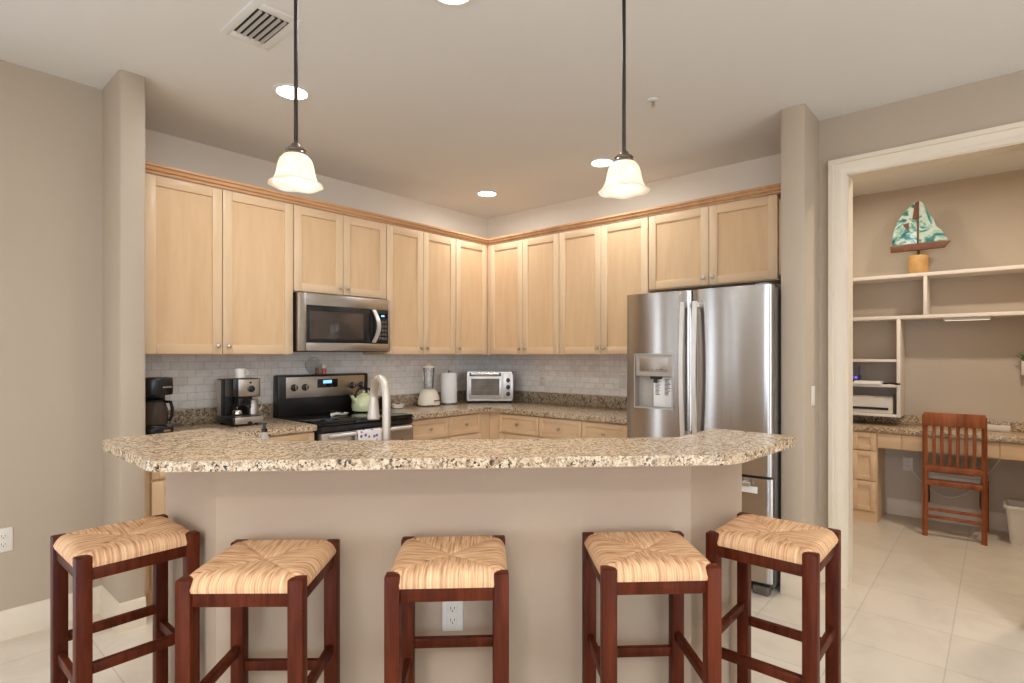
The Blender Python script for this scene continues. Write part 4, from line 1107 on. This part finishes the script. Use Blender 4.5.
# folding chair at the desk (back toward the door)
ch = thing('folding_chair', 'cherry-stained wooden folding chair with slatted back at the office desk', 'chair', (-1.06, 3.768, 0), math.radians(90 + 1.5))
cw = 0.172
for sx in (-1, 1):
    b = MB(); b.tube([(sx * cw, 0.0, 0.0), (sx * cw, 0.02, 0.45), (sx * cw, -0.015, 0.92)], 0.0, 4, 'cherry', radii=[0.017, 0.017, 0.016]); b.build('back_post', None, ch)
    b = MB(); b.tube([(sx * (cw + 0.016), 0.40, 0.0), (sx * (cw + 0.016), 0.36, 0.40)], 0.015, 4, 'cherry'); b.build('leg', None, ch)
    b = MB(); b.tube([(sx * (cw - 0.02), 0.05, 0.40), (sx * (cw - 0.022), 0.06, 0.30), (sx * (cw - 0.02), 0.10, 0.24), (sx * (cw - 0.0), 0.20, 0.22)], 0.007, 6, 'black_plastic'); b.build('folding_strut', None, ch)
MB().box(-cw - 0.008, cw + 0.008, -0.028, -0.004, 0.842, 0.938, 0.004, m='cherry').build('top_rail', None, ch)
MB().box(-cw, cw, 0.004, 0.026, 0.490, 0.535, 0.004, m='cherry').build('lower_rail', None, ch)
for k_ in range(6):
    x = -0.117 + k_ * 0.0468
    MB().box(x - 0.0105, x + 0.0105, -0.006, 0.006, 0.532, 0.846, 0.002, m='cherry', mat=Matrix.Translation((0, 0.006, 0)) @ Matrix.Translation((0, 0, 0.69)) @ Matrix.Rotation(math.radians(3.5), 4, 'X') @ Matrix.Translation((0, 0, -0.69))).build('slat', None, ch)
MB().box(-cw + 0.004, cw - 0.004, 0.01, 0.40, 0.385, 0.425, 0.004, m='cherry').build('seat_frame', None, ch)
MB().box(-cw + 0.014, cw - 0.014, 0.03, 0.39, 0.425, 0.462, 0.014, m='grey_fabric', seg=3).build('seat', None, ch)
for z in (0.15, 0.205): MB().box(-cw, cw, 0.002, 0.016, z - 0.011, z + 0.011, 0.002, m='cherry').build('stretcher', None, ch)

# bin, box on desk, cord, planter
wb = thing('waste_bin', 'white plastic waste bin under the desk right of the chair', 'bin', (-1.29, 4.165, 0), RR)
bm = bmesh.new(); 
def rr(w_, d_, z, r_=0.03): return [bm.verts.new((x, y, z)) for x, y in fillet([(-w_, -d_), (w_, -d_), (w_, d_), (-w_, d_)], [r_] * 4, 5)]
rs = [rr(0.085, 0.085, 0.0), rr(0.112, 0.112, 0.265), rr(0.122, 0.122, 0.265), rr(0.122, 0.122, 0.285), rr(0.110, 0.110, 0.285), rr(0.082, 0.082, 0.006)]
for a, c_ in zip(rs, rs[1:]):
    for i in range(len(a)): bm.faces.new((a[i], a[(i + 1) % len(a)], c_[(i + 1) % len(a)], c_[i]))
bm.faces.new(list(reversed(rs[0]))); bm.faces.new(rs[-1])
mb = MB(); mb._merge(bm, 'white_plastic', True, None); mb.build('tub', None, wb)
o = MB(); o.box(-0.075, 0.075, 0, 0.055, 0, 0.045, 0.006, m='white_plastic')
tag(o.build('white_box', None, None, (-1.46, 4.01, DZ + 0.0005), (0, 0, RR)), 'small flat white box on the desk top right of the chair', 'box')
o = MB(); pts = []
for i in range(25):
    tt = i / 24; vv = 3.44 + tt * 0.62
    zz = 0.432 - 0.30 * math.sin(PI * min(1, tt * 1.0)) * (1 - 0.0 * tt) + 0.20 * tt
    pts.append((-1.545 + 0.06 * math.sin(PI * tt), vv, max(zz, 0.12)))
o.tube([(-1.5715, 3.437, 0.425), (-1.55, 3.437, 0.425)] + pts[1:], 0.005, 8, 'white_plastic'); o.box(-1.5715, -1.548, 3.427, 3.447, 0.413, 0.437, 0.003, m='white_plastic')
tag(o.build('power_cord'), 'white power cord hanging in a loop under the desk', 'cord')
pp = thing('wall_planter', 'white wall planter with green leaves on the office back wall at right', 'planter', (-1.58, 4.19, 1.22), RR)
b = MB(); b.box(-0.045, 0.045, -0.07, 0, 0, 0.105, 0.006, m='white_plastic'); b.build('pot', None, pp)
for k_ in range(7):
    a = -1.0 + k_ * 0.33; b = MB()
    tip = (0.09 * math.sin(a), -0.05 - 0.02 * math.cos(k_), 0.10 + 0.09 * math.cos(a))
    b.tube([(0.006 * k_ - 0.02, -0.035, 0.09), (tip[0] * 0.6, tip[1], 0.10 + (tip[2] - 0.10) * 0.7), tip], 0.006, 6, 'leaf', radii=[0.003, 0.010, 0.002]); b.build('leaf', None, pp)
# office ceiling light (out of the picture)
can('office_unseen_can', -0.75, 3.08, 7, (1.0, 0.90, 0.76))
can('office_unseen_can', -0.25, 4.30, 24, (1.0, 0.90, 0.76))  # second unseen can, added to brighten the office floor and chair
